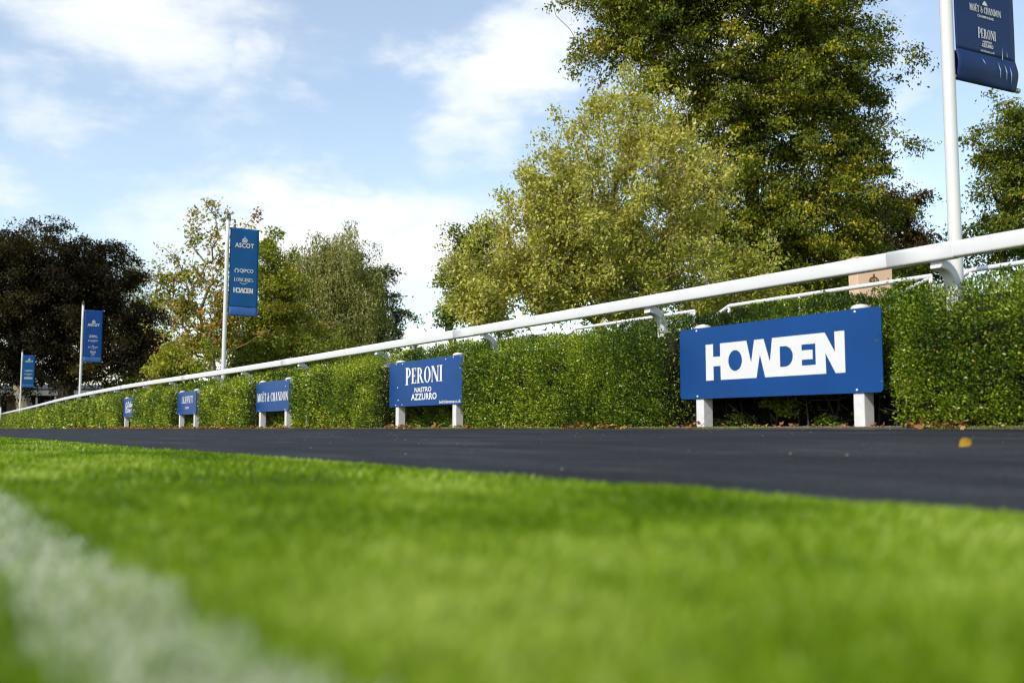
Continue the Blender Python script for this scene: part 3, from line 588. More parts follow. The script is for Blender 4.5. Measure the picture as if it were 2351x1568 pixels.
# ------------------------------------------------------------------ flagpoles and banners
RZ_BAN = TH
BW, BHT, BZ = .70, 2.13, 2.69
def flagpole(s, p, lean, label, ban_label, kind, yaw=0.0, bulge=0.02, dz=0.0, torn=False, cloth='cloth'):
    g = SP(s, p, EYE - .02); r = empty('flagpole', g, 0); tag(r, label, 'flagpole', 'white flagpoles behind the hedge')
    H = 5.0 + dz
    pts = [(0 + lean * z / H, 0, z) for z in (-.2, 1.5, 3, 4.4, H)]
    v, f = tube_path(pts, [.052, .05, .048, .046, .044], 16); mesh_obj('pole', v, f, M['pole'], r, True)
    # crown finial
    fz = H; v, f = [], []
    def add(vf):
        k = len(v); v.extend([tuple(q) for q in vf[0]]); f.extend([tuple(i + k for i in q) for q in vf[1]])
    add(tube_path([(lean, 0, fz), (lean, 0, fz + .03)], .058, 12)); cap = mesh_obj('pole_cap', v, f, M['pole'], r, True); v, f = [], []
    for a in range(4):
        pts = [(lean + .062 * math.sin(t_) * math.cos(a * math.pi / 4) , .062 * math.sin(t_) * math.sin(a * math.pi / 4), fz + .06 + .09 * math.cos(t_)) for t_ in np.linspace(-1.9, 1.9, 11)]; add(tube_path(pts, .006, 6))
    add(tube_path([(lean + .055 * math.cos(a), .055 * math.sin(a), fz + .03) for a in np.linspace(0, 2 * math.pi, 17)], .013, 6)); add(tube_path([(lean, 0, fz + .03), (lean, 0, fz + .20)], .008, 6)); add(tube_path([(lean - .025, 0, fz + .18), (lean + .025, 0, fz + .18)], .007, 6))
    mesh_obj('crown_finial', v, f, M['gilt'], r, True)
    ca, sa = math.cos(RZ_BAN + yaw), math.sin(RZ_BAN + yaw)
    for zz in (BZ + dz + .03, BZ + dz + BHT - .015):
        xo = lean * zz / H
        v, f = tube_path([(xo, 0, zz), (xo + ca * (BW + .10), sa * (BW + .10), zz)], .016, 10); mesh_obj('banner_arm', v, f, M['pole'], r, True)
        v, f = tube_path([(xo + ca * (BW + .098), sa * (BW + .098), zz), (xo + ca * (BW + .125), sa * (BW + .125), zz)], .021, 10); mesh_obj('arm_end_cap', v, f, M['metal'] if torn else M['pole'], r, True)
    zc = BZ + dz; b = empty('banner', (g[0] + lean * zc / H, g[1], g[2] + zc), RZ_BAN + yaw); tag(b, ban_label, 'banner', 'blue banners on the flagpoles')
    x0, x1 = .068, .068 + BW
    hz = BHT * (.10 if not torn else .115)
    nx, nz = 15, 40; gv = []; 
    for j in range(nz):
        for i in range(nx):
            fx, fz_ = i / (nx - 1), j / (nz - 1); y = .0022 * math.sin(fx * 9 + s + 2 * fz_) * math.sin(fz_ * 9 + s * 2)
            gv.append((x0 + fx * BW, -.0215 + y, hz + fz_ * (BHT - hz)))
    gf = [(j * nx + i, j * nx + i + 1, (j + 1) * nx + i + 1, (j + 1) * nx + i) for j in range(nz - 1) for i in range(nx - 1)]
    c = mesh_obj('cloth', gv, gf, M[cloth], b, True); md = c.modifiers.new('thick', 'SOLIDIFY'); md.thickness = .003; md.offset = 0
    # hems: pockets wrapped round the arms, closed loops in section
    def hem(name, zlo, zhi, za, mat, front):
        prof = [(-.0235, zhi)] + [(-.0235 - front * math.sin(t_ * math.pi) ** 1.5, zhi + (za - zhi) * t_) for t_ in np.linspace(.08, .92, 10)] + [(.019 * math.sin(a), za - .019 * math.cos(a) - .004) for a in np.linspace(-1.2, 1.2, 7)] + [(.021, za + .01), (.0205, zhi)]
        prof = np.array(prof) if za < zhi else np.array([(-.0235, zlo), (-.0245, za), *[(.02 * math.sin(a), za + .02 * math.cos(a)) for a in np.linspace(-1.2, 1.2, 7)], (.021, zlo)])
        xs = np.linspace(x0 - .001, x1 + .001, 12); rings = np.array([[(x, q[0] * (1 + .12 * math.sin(x * 11 + s)) if q[0] < -.0236 else q[0], q[1]) for q in prof] for x in xs])
        n_, m_, _ = rings.shape; vv = rings.reshape(-1, 3); ff = [(i * m_ + j, i * m_ + j + 1, (i + 1) * m_ + j + 1, (i + 1) * m_ + j) for i in range(n_ - 1) for j in range(m_ - 1)]
        o = mesh_obj(name, vv, ff, mat, b, True); md = o.modifiers.new('thick', 'SOLIDIFY'); md.thickness = .002; return o
    hem('top_hem', BHT - .075, BHT, BHT - .015, M['cloth_dark'] if not torn else M['cloth_navy'], 0); hem('bottom_hem', 0, hz + .01, .03, M['cloth_pale'] if not torn else M['cloth_navy'], bulge)
    X = lambda u: x0 + u * BW
    Z = lambda q: BHT * (1 - q)
    y = -.029; L = lambda polys, nm='lettering', mt='print': print_obj(nm, polys, M[mt], b, y)
    if kind == 'A':
        L(crown(X(.405), X(.61), Z(.160), Z(.093)), 'crown_emblem'); L(sans('ASCOT', X(.17), X(.83), Z(.221), Z(.167), .035, 0, 1.1))
        L(fit(ringp(.5, .5, .5, .5, .24, .24, -60, 240, 22), X(.17), X(.325), Z(.512), Z(.457)), 'ring_emblem', 'print_grey'); L(sans('QIPCO', X(.345), X(.83), Z(.509), Z(.460), .03, 0, 1.05))
        L(serif('LONGINES', X(.165), X(.83), Z(.606), Z(.565), .03)); L([[(X(.36), Z(.612)), (X(.5), Z(.632)), (X(.64), Z(.612)), (X(.64), Z(.618)), (X(.5), Z(.641)), (X(.36), Z(.618))][::-1]], 'wing_emblem', 'print_grey')
        L(block_logo(X(.15), X(.83), Z(.735), Z(.677)))
    else:
        L(crown(X(.405), X(.60), Z(.247), Z(.182)), 'crown_emblem'); L(sans('ASCOT', X(.17), X(.83), Z(.308), Z(.256), .035, 0, 1.1))
        L(swirl(X(.29), X(.39), Z(.530), Z(.478)), 'emblem'); L(sans('Dubai', X(.41), X(.69), Z(.505), Z(.478), .03, .2)); L(sans('Duty Free', X(.41), X(.75), Z(.530), Z(.508), .03, .2))
        L(serif('L.K.BENNETT', X(.24), X(.76), Z(.60), Z(.57), .02)); L(sans('LONDON', X(.42), X(.58), Z(.617), Z(.607), .02))
        L(fit([[(0, 0), (1, 0), (.8, .6), (.5, 1), (.2, .6)]], X(.455), X(.545), Z(.69), Z(.672)), 'emblem'); L(serif('MOËT & CHANDON', X(.24), X(.77), Z(.722), Z(.696), .03)); L(sans('CHAMPAGNE', X(.37), X(.64), Z(.741), Z(.731), .02, 0, 1.1))
        L(serif('PERONI', X(.365), X(.665), Z(.822), Z(.780), .02, 1.14)); L(sans('NASTRO', X(.44), X(.59), Z(.836), Z(.827), .03)); L(sans('AZZURRO', X(.42), X(.615), Z(.853), Z(.839), .03)); L(sans('bedrinkaware.co.uk', X(.40), X(.63), Z(.872), Z(.863), .01))
    if torn:      # torn slits low on the cloth; sky brightness through them painted as pale patches
        y = -.030; L([[(X(.76), Z(.885)), (X(.768), Z(.835)), (X(.772), Z(.885))], ], 'tear')
        L([[(X(.845), Z(.87)), (X(.848), Z(.845)), (X(.852), Z(.87))]], 'tear')
        sl = []
        for (u, q0, q1) in ((.40, .90, .925), (.665, .90, .965), (.775, .902, .97), (.86, .905, .975)): sl.append([(X(u), q0), (X(u + .022), (q0 + q1) / 2), (X(u + .035), q1), (X(u + .006), (q0 + q1) / 2)])
        v, f = [], []
        for q in sl:
            k = len(v)
            for (x, qq) in q:
                tt = np.clip((Z(qq) - (hz + .01)) / (.03 - hz - .01), 0, 1); v.append((x, (-.0235 - bulge * math.sin(tt * math.pi) ** 1.5) * 1.12 - .003, Z(qq)))
            f.append((k, k + 1, k + 2, k + 3))
        for q in f: mesh_obj('tear', [v[i] for i in q], [(0, 1, 2, 3)], M['print_grey'], b)
    return r
def on_ray(x, p):      # s where the picture column x meets the line p
    dx = (x - CX) / F * 1.0; k = p / (dx * V[0] + V[1]); return k * (dx * U[0] + U[1])
flagpole(on_ray(2206, 6.85), 6.85, 0.0, 'nearest white flagpole, at the right, running out of the top of the picture', 'nearest dark blue banner with torn lower hem, cut off at the top right', 'B', R(-4.5), .02, .045, True, 'cloth_navy')
flagpole(on_ray(511, 6.45), 6.45, .03, 'tall white flagpole with a crown finial standing before the small autumn tree', 'largest complete blue banner, with a crown and five white text lines, before the autumn tree', 'A', 0, .006)
flagpole(on_ray(184, 6.12), 6.12, .0, 'white flagpole before the dark copper beech, second from the left', 'blue banner with six small lines of print before the dark copper beech', 'B', 0, .006, cloth='cloth_royal')
flagpole(on_ray(48, 6.62), 6.62, .0, 'farthest and shortest looking white flagpole, at the far left', 'smallest blue banner, farthest away at the left edge', 'A', 0, .006)

# ------------------------------------------------------------------ lean rails behind the hedge
BARR = [(1.8, 4.95), (5.35, 7.78), (8.35, 10.62), (11.3, 13.7), (14.4, 16.8), (17.5, 19.9), (20.6, 23.0)]
BLAB = ['thin white lean rail behind the hedge, right of the near flagpole', 'thin white lean rail behind the hedge, above the nearest sign board', 'thin white lean rail behind the hedge, left of the nearest sign board',
        'thin white lean rail peeping over the hedge between the two near sign boards', 'thin white lean rail over the hedge, left of the second sign board', 'thin white lean rail low over the hedge, right of the third sign board', 'farthest thin white lean rail showing over the hedge']
for (a, b_), lb in zip(BARR, BLAB):
    pb = 7.5; g = SP((a + b_) / 2, pb, GZ); r = empty('lean_rail', g); tag(r, lb, 'rail', 'lean rails behind the hedge'); zt = EYE + 1.305 - GZ; c = (a + b_) / 2
    P_ = lambda s, z, q=0.: SP(s, pb + q, GZ + z) - g
    pts = [P_(b_ + .32, zt - .13), P_(b_ + .30, zt - .12), P_(b_ + .03, zt - .006), P_(b_, zt), P_((a + b_) / 2, zt), P_(a, zt), P_(a - .01, zt)]
    v, f = tube_path(pts, .021, 10); mesh_obj('top_rail', v, f, M['rail'], r, True)
    v, f = tube_path([P_(a, zt), P_(a + .05, zt - .03), P_(a + .28, zt - .10)], .018, 8); mesh_obj('end_brace', v, f, M['rail'], r, True)
    for s in (b_ + .02, c + .25, a): v, f = tube_path([P_(s, 0), P_(s, zt)], .017, 8); mesh_obj('post', v, f, M['rail'], r, True)

# sand coloured totem with a crown
pt = 8.6; s0 = on_ray(2006, pt); g = SP(s0, pt, GZ); tot = empty('totem_sign', g, R(12)); tag(tot, 'sand coloured box sign with a small dark crown behind the hedge', 'sign')
box_obj('body', (-.20, .20, -.09, .09, 0, 1.81), M['totem'], tot, .006); box_obj('cap', (-.205, .205, -.095, .095, 1.811, 1.828), M['totem'], tot, .003)
print_obj('crown_emblem', crown(-.075, .045, 1.54, 1.65), M['totem_mark'], tot, -.0925)

# ------------------------------------------------------------------ trees
def skeleton(C, base, trunk_top, wob_=.06, bias=.35, seg=.7, nskel=500, r_tip=.008, r_trunk=.2):
    r_ = np.random.default_rng(len(C) + int(abs(base[0]) * 100))
    maxn = 20 + nskel * 14; X = np.zeros((maxn, 3)); par = np.full(maxn, -1); ln = np.zeros(maxn); n = 0
    k = max(3, int(np.linalg.norm(trunk_top - base) / seg)); 
    for i in range(k + 1):
        t_ = i / k; X[n] = base + (trunk_top - base) * t_ + r_.normal(0, wob_ * .5, 3) * np.array([1, 1, 0]) * (0 if i == 0 else 1); par[n] = n - 1; ln[n] = 0 if n == 0 else ln[n - 1] + np.linalg.norm(X[n] - X[n - 1]); n += 1
    lo = max(1, int(k * .35)); idx = r_.permutation(len(C))[:nskel]; S = C[idx]; S = S[np.argsort(np.linalg.norm(S - trunk_top, axis=1))]
    for c in S:
        d = np.linalg.norm(X[lo:n] - c, axis=1); dz = X[lo:n, 2] - c[2]; cost = d + bias * ln[lo:n] + .9 * np.clip(dz + .15 * d, 0, None); j = lo + int(np.argmin(cost)); L = d[j - lo]
        m_ = int(min(12, max(1, round(L / seg)))); a = X[j].copy(); prev = j; side = r_.normal(0, 1, 3) * .08 * L; side[2] += .10 * L
        for i in range(1, m_ + 1):
            if n >= maxn: break
            t_ = i / m_; X[n] = a + (c - a) * t_ + side * math.sin(t_ * math.pi) * .8 + (r_.normal(0, wob_, 3) if i < m_ else 0); par[n] = prev; ln[n] = ln[prev] + np.linalg.norm(X[n] - X[prev]); prev = n; n += 1
    X, par = X[:n], par[:n]; acc_ = np.zeros(n); ex = 2.3; kids = np.zeros(n, int)
    for i in range(n - 1, -1, -1):
        if acc_[i] == 0: acc_[i] = r_tip ** ex
        if par[i] >= 0: acc_[par[i]] += acc_[i]
    rad = acc_ ** (1 / ex); rad = r_tip + (rad - r_tip) * (r_trunk - r_tip) / max(rad[0] - r_tip, 1e-6); rad[0] *= 1.35
    e = np.arange(1, n); return X[par[e]], X[e], np.minimum(rad[par[e]], rad[e] * 1.7), rad[e]
def tree(name, label, cat, depth, basepx, blobs, nb, nclus, per, leaf, mat, bark, rc=.3, rb=.8, el=1.0, pe=.6, aup=.4, flat=.55, up=.8, droop=.15, trunk_h=.3, r_trunk=.25, shell=.55, aspect=.58, group=None, twigs=0, nskel=300, patch=.9, ztrunk=GZ, weep=0, seed=1, tmean=.42, tsd=.15, hl=0.):
    """blobs: (x, y, rx, ry[, weight]) outline of the crown; nb boughs are set in it, nclus sprays on the boughs, per leaves on a spray"""
    r_ = np.random.default_rng(seed); Cs, Os = [], []
    base = at(basepx, 984, depth); base[2] = ztrunk
    sz = np.array([b_[2] * b_[3] for b_ in blobs], float); wts = np.array([b_[4] if len(b_) > 4 else 1. for b_ in blobs]); cnt = np.maximum(2, np.round(nb * sz * wts / (sz * wts).sum())).astype(int)
    for (b_, k) in zip(blobs, cnt):
        c = at(b_[0], b_[1], depth); rx = b_[2] * depth / F; rz = b_[3] * depth / F; ry = .85 * (rx + rz) / 2
        cand = unit(r_.normal(0, 1, (k * 6, 3))); pick = [0]                                   # spread the boughs apart
        for _ in range(k - 1):
            dd = np.min(np.linalg.norm(cand[:, None] - cand[pick][None], axis=2), axis=1) * r_.uniform(.6, 1, len(cand)); pick.append(int(np.argmax(dd)))
        d = cand[pick]; rr = shell + (1 - shell) * r_.random(k) ** .5; rr = np.where(r_.random(k) < .12, rr * 1.1, rr)
        bc = c + d * (rr)[:, None] * np.array([max(rx - .5 * rb, .4 * rx), max(ry - .5 * rb, .4 * ry), max(rz - .35 * rb, .5 * rz)])
        m_ = max(4, int(nclus * k / cnt.sum())); w = r_.uniform(.5, 1.5, k); ids = r_.choice(k, m_, p=w / w.sum())
        ax = unit(d + np.array([0, 0, aup]) + r_.normal(0, .25, (k, 3))); t1 = unit(np.cross(ax, np.array([.3, .2, 1.]))); t2 = np.cross(ax, t1)
        rbk = rb * r_.uniform(.65, 1.35, k); g3 = r_.normal(0, .5, (m_, 3)); g3[:, 0] = r_.uniform(-.8, 1.15, m_); taper = np.clip(1.15 - .45 * (g3[:, :1] + .8), .25, 1)
        fl = np.where(np.abs(t1[ids, 2:3]) > np.abs(t2[ids, 2:3]), 1., 0.)                     # flatten the more vertical of the two cross axes
        q = bc[ids] + rbk[ids][:, None] * (ax[ids] * g3[:, :1] * el + t1[ids] * g3[:, 1:2] * pe * taper * np.where(fl > 0, flat, 1) + t2[ids] * g3[:, 2:3] * pe * taper * np.where(fl > 0, 1, flat))
        q[:, 2] -= droop * rbk[ids] * np.clip(g3[:, 0], 0, 2) ** 2 * .6
        Cs.append(q); Os.append(unit(q - c * .6 - bc[ids] * .4))
    C = np.concatenate(Cs); O = np.concatenate(Os); ok = C[:, 2] > .3; C, O = C[ok], O[ok]; nC = len(C)
    root = empty(name, base); tag(root, label, cat, group)
    cc = np.array([C[:, 0].mean(), C[:, 1].mean(), 0]); top = np.array([base[0] * .6 + cc[0] * .4, base[1] * .6 + cc[1] * .4, base[2] + (C[:, 2].max() - base[2]) * trunk_h])
    if nskel:
        A, B, ra, rb = skeleton(C, base, top, nskel=nskel, r_trunk=r_trunk, seg=max(.5, depth * .018), r_tip=.006 + depth * .00012)
        tubes_obj('trunk', A - base, B - base, ra, rb, bark, root, 7)
    cnts = np.maximum(3, r_.poisson(per, nC)); id_ = np.repeat(np.arange(nC), cnts); n = len(id_)
    if weep:
        tt = r_.random(n); strand = np.floor(r_.random(n) * 5); ang = strand * 1.3 + id_ * 2.1; off = np.stack([np.cos(ang), np.sin(ang), 0 * ang], 1) * rc * .6
        Lw_ = weep * (.5 + hash3(np.stack([id_, strand.astype(int), 0 * id_], -1), 4)); P = C[id_] + off * (1 - .3 * tt)[:, None] + O[id_] * np.array([1, 1, .3]) * (rc * .5 * np.sin(tt * 1.6))[:, None] + np.array([0, 0, -1.]) * (tt ** 1.3 * Lw_)[:, None] + r_.normal(0, rc * .09, (n, 3))
        A_ = np.array([0, 0, -1.]) + r_.normal(0, .5, (n, 3)); Nn = O[id_] * .7 + r_.normal(0, .6, (n, 3))
    else:
        o = O[id_]; tang = unit(np.cross(o, np.array([0, 0, 1.])) + 1e-6); g3 = r_.normal(0, 1, (n, 3))
        tilt = unit(o * np.array([1, 1, 0]) + 1e-6)
        lay = r_.normal(0, .35, (nC, 3)); nrm_c = unit(np.array([0, 0, 1.]) + lay + O * .35)[id_]
        e1 = unit(np.cross(nrm_c, tang)); P = C[id_] + tang * (g3[:, :1] * rc * .62) + e1 * (g3[:, 1:2] * rc * .62) + nrm_c * (g3[:, 2:3] * rc * flat * .62)
        P[:, 2] -= droop * (np.linalg.norm(g3[:, :2], axis=1) * rc * .5) ** 1.2
        A_ = o * .5 + r_.normal(0, .7, (n, 3)) + np.array([0, 0, -droop * 1.5]); Nn = nrm_c * up + r_.normal(0, .55, (n, 3)) + o * .25
    ti = tmean + patch * (fbm(C * (.35 if depth < 40 else .2), seed + 20) - .5) + r_.normal(0, .07, nC) + .33 * (r_.random(nC) < hl); ti = ti[id_] + r_.normal(0, tsd, n)  # hl brightens random sprays: yellowing, with sunlit highlights put into the tint
    L = leaf * r_.uniform(.65, 1.3, n)
    cr_ = leaves_obj('crown', P - base, A_, Nn, L, L * aspect * r_.uniform(.8, 1.15, n), np.clip(ti, 0, 1), mat, root, .09, .10); cr_['kind'] = 'stuff'
    if twigs:
        k = r_.integers(0, nC, twigs); d = unit(O[k] + np.array([0, 0, .55]) + r_.normal(0, .45, (twigs, 3))); ln = r_.uniform(.5, 1.3, twigs)[:, None] * rc * 1.6; A0 = C[k] - d * ln * .5; B0 = C[k] + d * ln * .75
        tw = tubes_obj('twigs', A0 - base, B0 - base, np.full(twigs, .011 * depth / 22), np.full(twigs, .003 * depth / 22), M['bark_pale'], root, 4); tw['kind'] = 'stuff'
    return root
tree('young_plane_tree', 'pale olive green tree with upright twigs, in front of the tallest tree', 'tree', 22, 1418,
     [(1430, 480, 260, 240), (1330, 570, 230, 180), (1190, 650, 180, 115), (1450, 650, 330, 120), (1700, 660, 115, 80), (1480, 290, 130, 115, .7), (1255, 520, 105, 110, .5), (1335, 380, 95, 115, .4), (1600, 430, 110, 115, .8), (1105, 700, 95, 65)],
     260, 3600, 25, .090, M['olive'], M['bark_ochre'], rc=.17, rb=.62, el=1.0, pe=.55, aup=.9, flat=.9, up=.55, droop=.02, trunk_h=.2, r_trunk=.15, shell=.3, twigs=1500, nskel=700, patch=.55, seed=11, tmean=.44, aspect=.55)
tree('tall_hornbeam_tree', 'tallest dark green tree with yellowing sprays, rising out of the top of the picture', 'tree', 34, 1730,
     [(1660, -160, 330, 210), (1700, 60, 340, 220), (1500, 40, 190, 150), (1870, 130, 180, 200), (1760, 300, 280, 190), (1840, 470, 230, 160), (1890, 590, 220, 110), (1650, 560, 240, 150, .8), (1425, 20, 85, 110, .7), (1960, 300, 80, 130, .6)],
     380, 5600, 50, .12, M['horn'], M['bark_dark'], rc=.33, rb=1.25, el=1.15, pe=.75, aup=-.05, flat=.42, up=1.0, droop=.35, trunk_h=.45, r_trunk=.3, shell=.40, nskel=300, patch=.55, seed=12, tmean=.31, hl=.32)
tree('dark_oak_tree', 'dark green tree peeping out left of the pale olive tree', 'tree', 31, 1075, [(1072, 605, 50, 90), (1115, 640, 85, 105), (1062, 690, 50, 60)], 34, 420, 40, .11, M['oak'], M['bark'], rc=.26, rb=.75, pe=.6, seed=13, trunk_h=.3, nskel=120, r_trunk=.14)
tree('russet_beech_tree', 'brownish tree low at the right behind the tallest tree', 'tree', 47, 2040, [(2055, 480, 80, 75), (2090, 560, 90, 80), (1990, 560, 120, 110), (2110, 620, 75, 45)], 50, 560, 48, .16, M['russet'], M['bark_dark'], rc=.45, rb=1.5, pe=.5, flat=.35, aup=0, seed=14, nskel=120, r_trunk=.25, droop=.3)
tree('right_edge_tree', 'green tree cut by the right edge of the picture behind the near flagpole', 'tree', 38, 2470, [(2450, 400, 225, 190), (2390, 520, 170, 115), (2320, 380, 95, 95), (2350, 290, 70, 60, .8), (2310, 560, 85, 60, .8)], 90, 1250, 44, .135, M['oak'], M['bark_dark'], rc=.40, rb=1.3, pe=.6, aup=.1, flat=.4, up=.9, droop=.3, seed=15, nskel=260, r_trunk=.35, trunk_h=.4, tmean=.34, hl=.2)
tree('copper_beech_tree', 'large very dark copper beech at the left behind the two far banners', 'tree', 72, 152, [(95, 595, 200, 85, 1.7), (190, 650, 140, 90, 1.3), (170, 700, 185, 115), (260, 760, 135, 95), (70, 740, 200, 130), (315, 800, 85, 70), (30, 820, 170, 60), (200, 840, 120, 45, .8)],
     230, 3500, 38, .20, M['copper'], M['bark_dark'], rc=.55, rb=1.6, el=1.0, pe=.8, aup=-.1, flat=.42, up=1., droop=.35, seed=16, nskel=420, r_trunk=.55, trunk_h=.35, shell=.4)
tree('dark_lime_tree', 'dark tree with a pale trunk at the left edge beside the far banner', 'tree', 78, 66, [(-60, 670, 170, 120), (-40, 790, 150, 120), (60, 720, 120, 110, .8), (50, 850, 110, 45, .6)], 70, 1100, 40, .2, M['darkgreen'], M['bark_pale'], rc=.6, rb=1.5, aup=.1, flat=.45, seed=17, nskel=200, r_trunk=.6, trunk_h=.35, tmean=.22)
tree('green_tree', 'bright green tree seen behind the right side of the copper beech', 'tree', 84, 300, [(280, 690, 75, 80), (330, 770, 55, 90), (310, 860, 60, 60)], 40, 460, 36, .2, M['oak'], M['bark_dark'], rc=.6, rb=1.8, seed=18, nskel=100, tmean=.6)
tree('small_autumn_tree', 'small thin autumn tree with sparse russet leaf tips behind the flagpole', 'tree', 42, 500, [(460, 530, 50, 60, .22), (545, 515, 40, 40, .15), (430, 610, 85, 70, .35), (510, 590, 45, 90, .4), (420, 690, 80, 70, .8), (520, 720, 70, 110, 1.), (450, 780, 80, 60, .9), (375, 640, 40, 50, .3)],
     90, 560, 13, .16, M['autumn'], M['bark_ochre'], rc=.22, rb=1.0, el=1.1, pe=.32, aup=.9, flat=.9, up=.5, droop=.1, seed=19, trunk_h=.3, r_trunk=.12, shell=.2, nskel=420, twigs=220, patch=1.3, tmean=.66, tsd=.25)
tree('yellow_green_tree', 'yellow green tree right of the flagpole with the largest complete banner', 'tree', 46, 600, [(620, 610, 55, 70, .8), (630, 700, 75, 90), (570, 780, 95, 75), (660, 790, 80, 60)], 60, 800, 36, .15, M['autumn'], M['bark'], rc=.34, rb=1.0, seed=20, nskel=160, tmean=.34, patch=.8)
tree('weeping_birch_tree', 'weeping silver birch with hanging olive foliage in the middle distance', 'tree', 52, 770, [(745, 550, 45, 35, .6), (680, 610, 80, 50), (790, 590, 85, 65), (740, 600, 90, 50), (750, 660, 115, 65), (825, 660, 60, 70), (670, 725, 90, 28, 1.5), (795, 725, 80, 28, 1.4), (740, 760, 110, 20, 1.2)],
     150, 900, 78, .14, M['birch'], M['bark_pale'], rc=.45, rb=.85, pe=.8, aup=-.15, seed=21, weep=2.1, nskel=260, r_trunk=.2, trunk_h=.5, patch=.6, aspect=.4, tmean=.46, tsd=.2)
tree('dark_cedar_tree', 'dark green tree with ragged right side behind the weeping birch', 'tree', 60, 850, [(840, 650, 50, 60), (850, 700, 48, 75), (865, 755, 45, 28), (830, 780, 75, 40), (895, 752, 22, 12, .6)], 55, 700, 40, .16, M['darkgreen'], M['bark_dark'], rc=.42, rb=1.4, el=1.3, flat=.3, aup=-.1, droop=.3, seed=22, nskel=140, tmean=.40)
tree('low_shrub', 'low yellow green shrub over the hedge in front of the copper beech', 'shrub', 34, 400, [(375, 850, 45, 28), (430, 835, 55, 40), (400, 880, 60, 30)], 26, 330, 28, .11, M['autumn'], M['bark'], rc=.22, rb=.6, seed=23, nskel=80, trunk_h=.15, r_trunk=.05, tmean=.4)
tree('dark_laurel_shrub', 'dark green shrub low under the weeping birch behind the white rail', 'shrub', 44, 640, [(560, 850, 90, 40), (660, 840, 110, 45), (760, 815, 80, 40)], 36, 480, 32, .13, M['oak'], M['bark_dark'], rc=.32, rb=.8, seed=24, nskel=60, trunk_h=.15, r_trunk=.06)
tree('dark_yew_shrub', 'dark shrub filling the gap under the tallest tree', 'shrub', 40, 1900, [(1860, 680, 170, 55), (2020, 660, 110, 45), (1700, 700, 140, 50)], 40, 520, 36, .13, M['oak'], M['bark_dark'], rc=.36, rb=.9, seed=25, nskel=60, trunk_h=.15, r_trunk=.07)

# ------------------------------------------------------------------ low buildings far left
def building(depth, x0, x1, yt, ye, label, name, nbay, wallm, fasm, roofm):
    a, b_ = at(x0, 984, depth), at(x1, 984, depth); L = b_[0] - a[0]; ze = at(x0, ye, depth)[2]; zt = at(x0, yt, depth)[2]; r = empty(name, (a[0], depth, GZ)); tag(r, label, 'building'); ze -= GZ; zt -= GZ
    box_obj('wall', (0, L, 1.2, 6, -.1, ze), wallm, r)
    box_obj('fascia', (-.2, L + .2, -.15, .15, ze, ze + (zt - ze) * .55), fasm, r)
    v = [(-.3, -.3, ze + (zt - ze) * .552), (L + .3, -.3, ze + (zt - ze) * .552), (L + .3, 3.2, zt), (-.3, 3.2, zt), (-.3, 6.4, ze + .05), (L + .3, 6.4, ze + .05)]
    mesh_obj('roof', v, [(0, 1, 2, 3), (3, 2, 5, 4), (0, 3, 4), (1, 5, 2), (0, 4, 5, 1)], roofm, r)
    for k in range(nbay + 1): x = L * k / nbay; box_obj('post', (x - .09, x + .09, -.08, .1, -.1, ze), M['concrete'], r)
    for k in range(nbay):
        x = L * (k + .5) / nbay
        if k % 2 == 0:
            d = box_obj('door', (x - .75, x + .75, 1.12, 1.2, 0, ze * .88), M['door'], r); 
            for zz in (.55, .95): box_obj('door_bar', (x - .35, x + .1, 1.085, 1.118, zz, zz + .10), M['print'], d)
        else: box_obj('opening', (x - .8, x + .8, 1.14, 1.2, 0, ze * .9), M['dark'], r)
    return r
building(96, -90, 340, 880, 908, 'long low dark stable block under the copper beech at the far left', 'stable_block', 10, M['dark'], M['concrete'], M['slate'])
building(92, 296, 330, 886, 905, 'small brick lodge behind the rail beside the copper beech', 'brick_lodge', 2, M['brick'], M['brick'], M['brick'])
wp = empty('white_marker_post', at(-1, 984, 70) * np.array([1, 1, 0]) + np.array([0, 0, GZ])); tag(wp, 'white marker post at the very left edge behind the rail', 'post'); v, f = tube_path([(0, 0, 0), (0, 0, 1.5)], .06, 10); mesh_obj('post', v, f, M['post'], wp, True); v, f = tube_path([(0, 0, 1.5), (0, 0, 1.53), (0, 0, 1.56)], [.075, .07, .02], 10); mesh_obj('post_cap', v, f, M['post'], wp, True)

# ------------------------------------------------------------------ small things on the ground
def maple_leaf(size, seed, lobes=5):
    r_ = np.random.default_rng(seed); n = lobes * 4; an = np.linspace(-2.5, 2.5, n + 1); rad = np.array([(1.0 if k % 4 == 2 else .55 if k % 2 else .42) for k in range(n + 1)]) * r_.uniform(.85, 1.1, n + 1); rad *= (.75 + .25 * np.cos(an))
    v = [(0, 0, 0)] + [(math.cos(a) * q * size * .6, math.sin(a) * q * size * .6, .12 * size * math.sin(3 * a + seed) + .25 * size * q ** 2 * r_.uniform(.1, .5)) for a, q in zip(an, rad)]
    v += [(-size * .3, .012 * size, .02 * size), (-size * .3, -.012 * size, .02 * size)]
    return v, [(0, i, i + 1) for i in range(1, n + 1)] + [(0, len(v) - 2, len(v) - 1)]
def ovate_leaf(size):
    v = [(0, 0, 0)]; n = 16
    for k in range(n + 1):
        t_ = k / n; x = size * (-.5 + 1.0 * t_); w = .36 * size * math.sin(math.pi * t_ ** .8) * (1 + .10 * (k % 2)); v += [(x, w, .28 * w + .10 * size * t_ ** 2), (x, -w, .42 * w + .10 * size * t_ ** 2)]
    v += [(-size * .75, .01 * size, .01), (-size * .75, -.01 * size, .01)]; f = [(1 + 2 * k, 2 + 2 * k, 4 + 2 * k, 3 + 2 * k) for k in range(n)] + [(1, len(v) - 2, len(v) - 1)]; return v, f
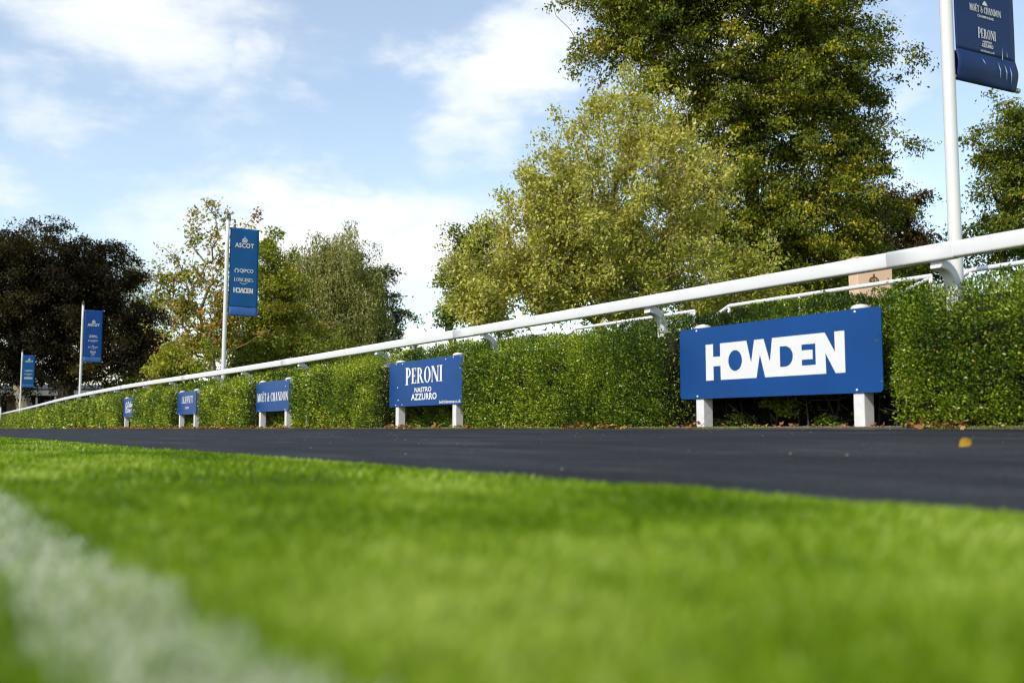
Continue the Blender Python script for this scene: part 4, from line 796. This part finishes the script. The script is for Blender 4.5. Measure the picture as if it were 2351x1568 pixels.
def fallen(name, s, p, z, size, rz, tilt, mat, tint, seed, label, cat, group=None):
    v, f = maple_leaf(size, seed) if name == 'dead_leaf' else ovate_leaf(size); o = mesh_obj(name, v, f, mat); o.location = SP(s, p, z); o.rotation_euler = (tilt, tilt * .6, rz)
    a_ = o.data.attributes.new('tint', 'FLOAT', 'FACE'); a_.data.foreach_set('value', np.full(len(f), tint, np.float32)); return tag(o, label, cat, group)
d = ray(2216, 1027); k = 4.2
for _ in range(30):
    g = d * k; s_, p_ = float(g[:2] @ U[:2]), float(g[:2] @ V[:2]); k += (EYE + g[2] - float(road_z(np.array(s_), np.array(p_)))) * 4
fallen('fallen_leaf', s_, p_, float(road_z(np.array(s_), np.array(p_))) + .014, .052, 2.4, 1.0, M['yellow_leaf'], .5, 3, 'single yellow leaf lying on the dark tarmac at the right', 'leaf')
for k in range(24):
    s = rng.uniform(4.4, 6.2); fallen('dead_leaf', s, path(s) + rng.uniform(-.06, .16), EYE + .024, rng.uniform(.04, .075), rng.uniform(0, 6), rng.uniform(-.7, .7), M['litter'], rng.uniform(.1, 1), 40 + k, 'curled brown leaf on the soil under the nearest sign board', 'leaf', 'brown leaves under the nearest board')
n = 9000; s = rng.uniform(2.5, 36, n); q = -.185 + rng.exponential(.05, n); keep = fbm(np.stack([s * 1.3, q * 3, 0 * s], -1), 91) > np.where(s < 7, .55, .42); s, q = s[keep], q[keep]; n = len(s)
P = SP(s, path(s) + q, EYE + .014 + rng.uniform(0, .02, n)); L = rng.uniform(.025, .06, n)
lo_ = leaves_obj('leaf_litter', P, rng.normal(0, 1, (n, 3)) * np.array([1, 1, .45]), rng.normal(0, .5, (n, 3)) + np.array([0, 0, 1]), L, L * .65, rng.random(n), M['litter']); tag(lo_, 'brown leaf litter along the foot of the hedge', 'leaves', kind='stuff')
# pale grit on the bed under the boards
n = 2600; s = rng.uniform(2.5, 14, n); q = -.19 + np.abs(rng.normal(0, .13, n)); c = SP(s, path(s) + q, EYE + .012); r0 = rng.uniform(.002, .006, n)[:, None, None]
oct_ = np.array([(1, 0, 0), (0, 1, 0), (-1, 0, 0), (0, -1, 0), (0, 0, .8), (0, 0, -.8)], float); v = c[:, None] + oct_[None] * r0 * rng.uniform(.7, 1.3, (n, 6, 1))
gm = plain('pale_grit', (.34, .29, .23), .9, .5, 60., .2)
gr = quads_obj('grit', v, gm, None, None, False, 6, [(0, 1, 4), (1, 2, 4), (2, 3, 4), (3, 0, 4), (1, 0, 5), (2, 1, 5), (3, 2, 5), (0, 3, 5)]); tag(gr, 'pale grit scattered on the soil at the hedge foot', 'gravel', kind='stuff')
# specks of grit and leaf crumbs lying on the tarmac
n = 170; s = rng.uniform(1.5, 22, n); q = ROAD_NEAR + .15 + (road_edge(s) - ROAD_NEAR - .2) * rng.random(n) ** .7; c = SP(s, q, road_z(s, q) + .002); r0 = rng.uniform(.002, .006, n)[:, None, None] * np.array([1, 1, .5])
v = c[:, None] + oct_[None] * r0 * rng.uniform(.6, 1.4, (n, 6, 1))
sp = quads_obj('road_grit', v, gm, None, None, False, 6, [(0, 1, 4), (1, 2, 4), (2, 3, 4), (3, 0, 4), (1, 0, 5), (2, 1, 5), (3, 2, 5), (0, 3, 5)]); tag(sp, 'pale specks of grit scattered over the dark tarmac', 'gravel', kind='stuff')
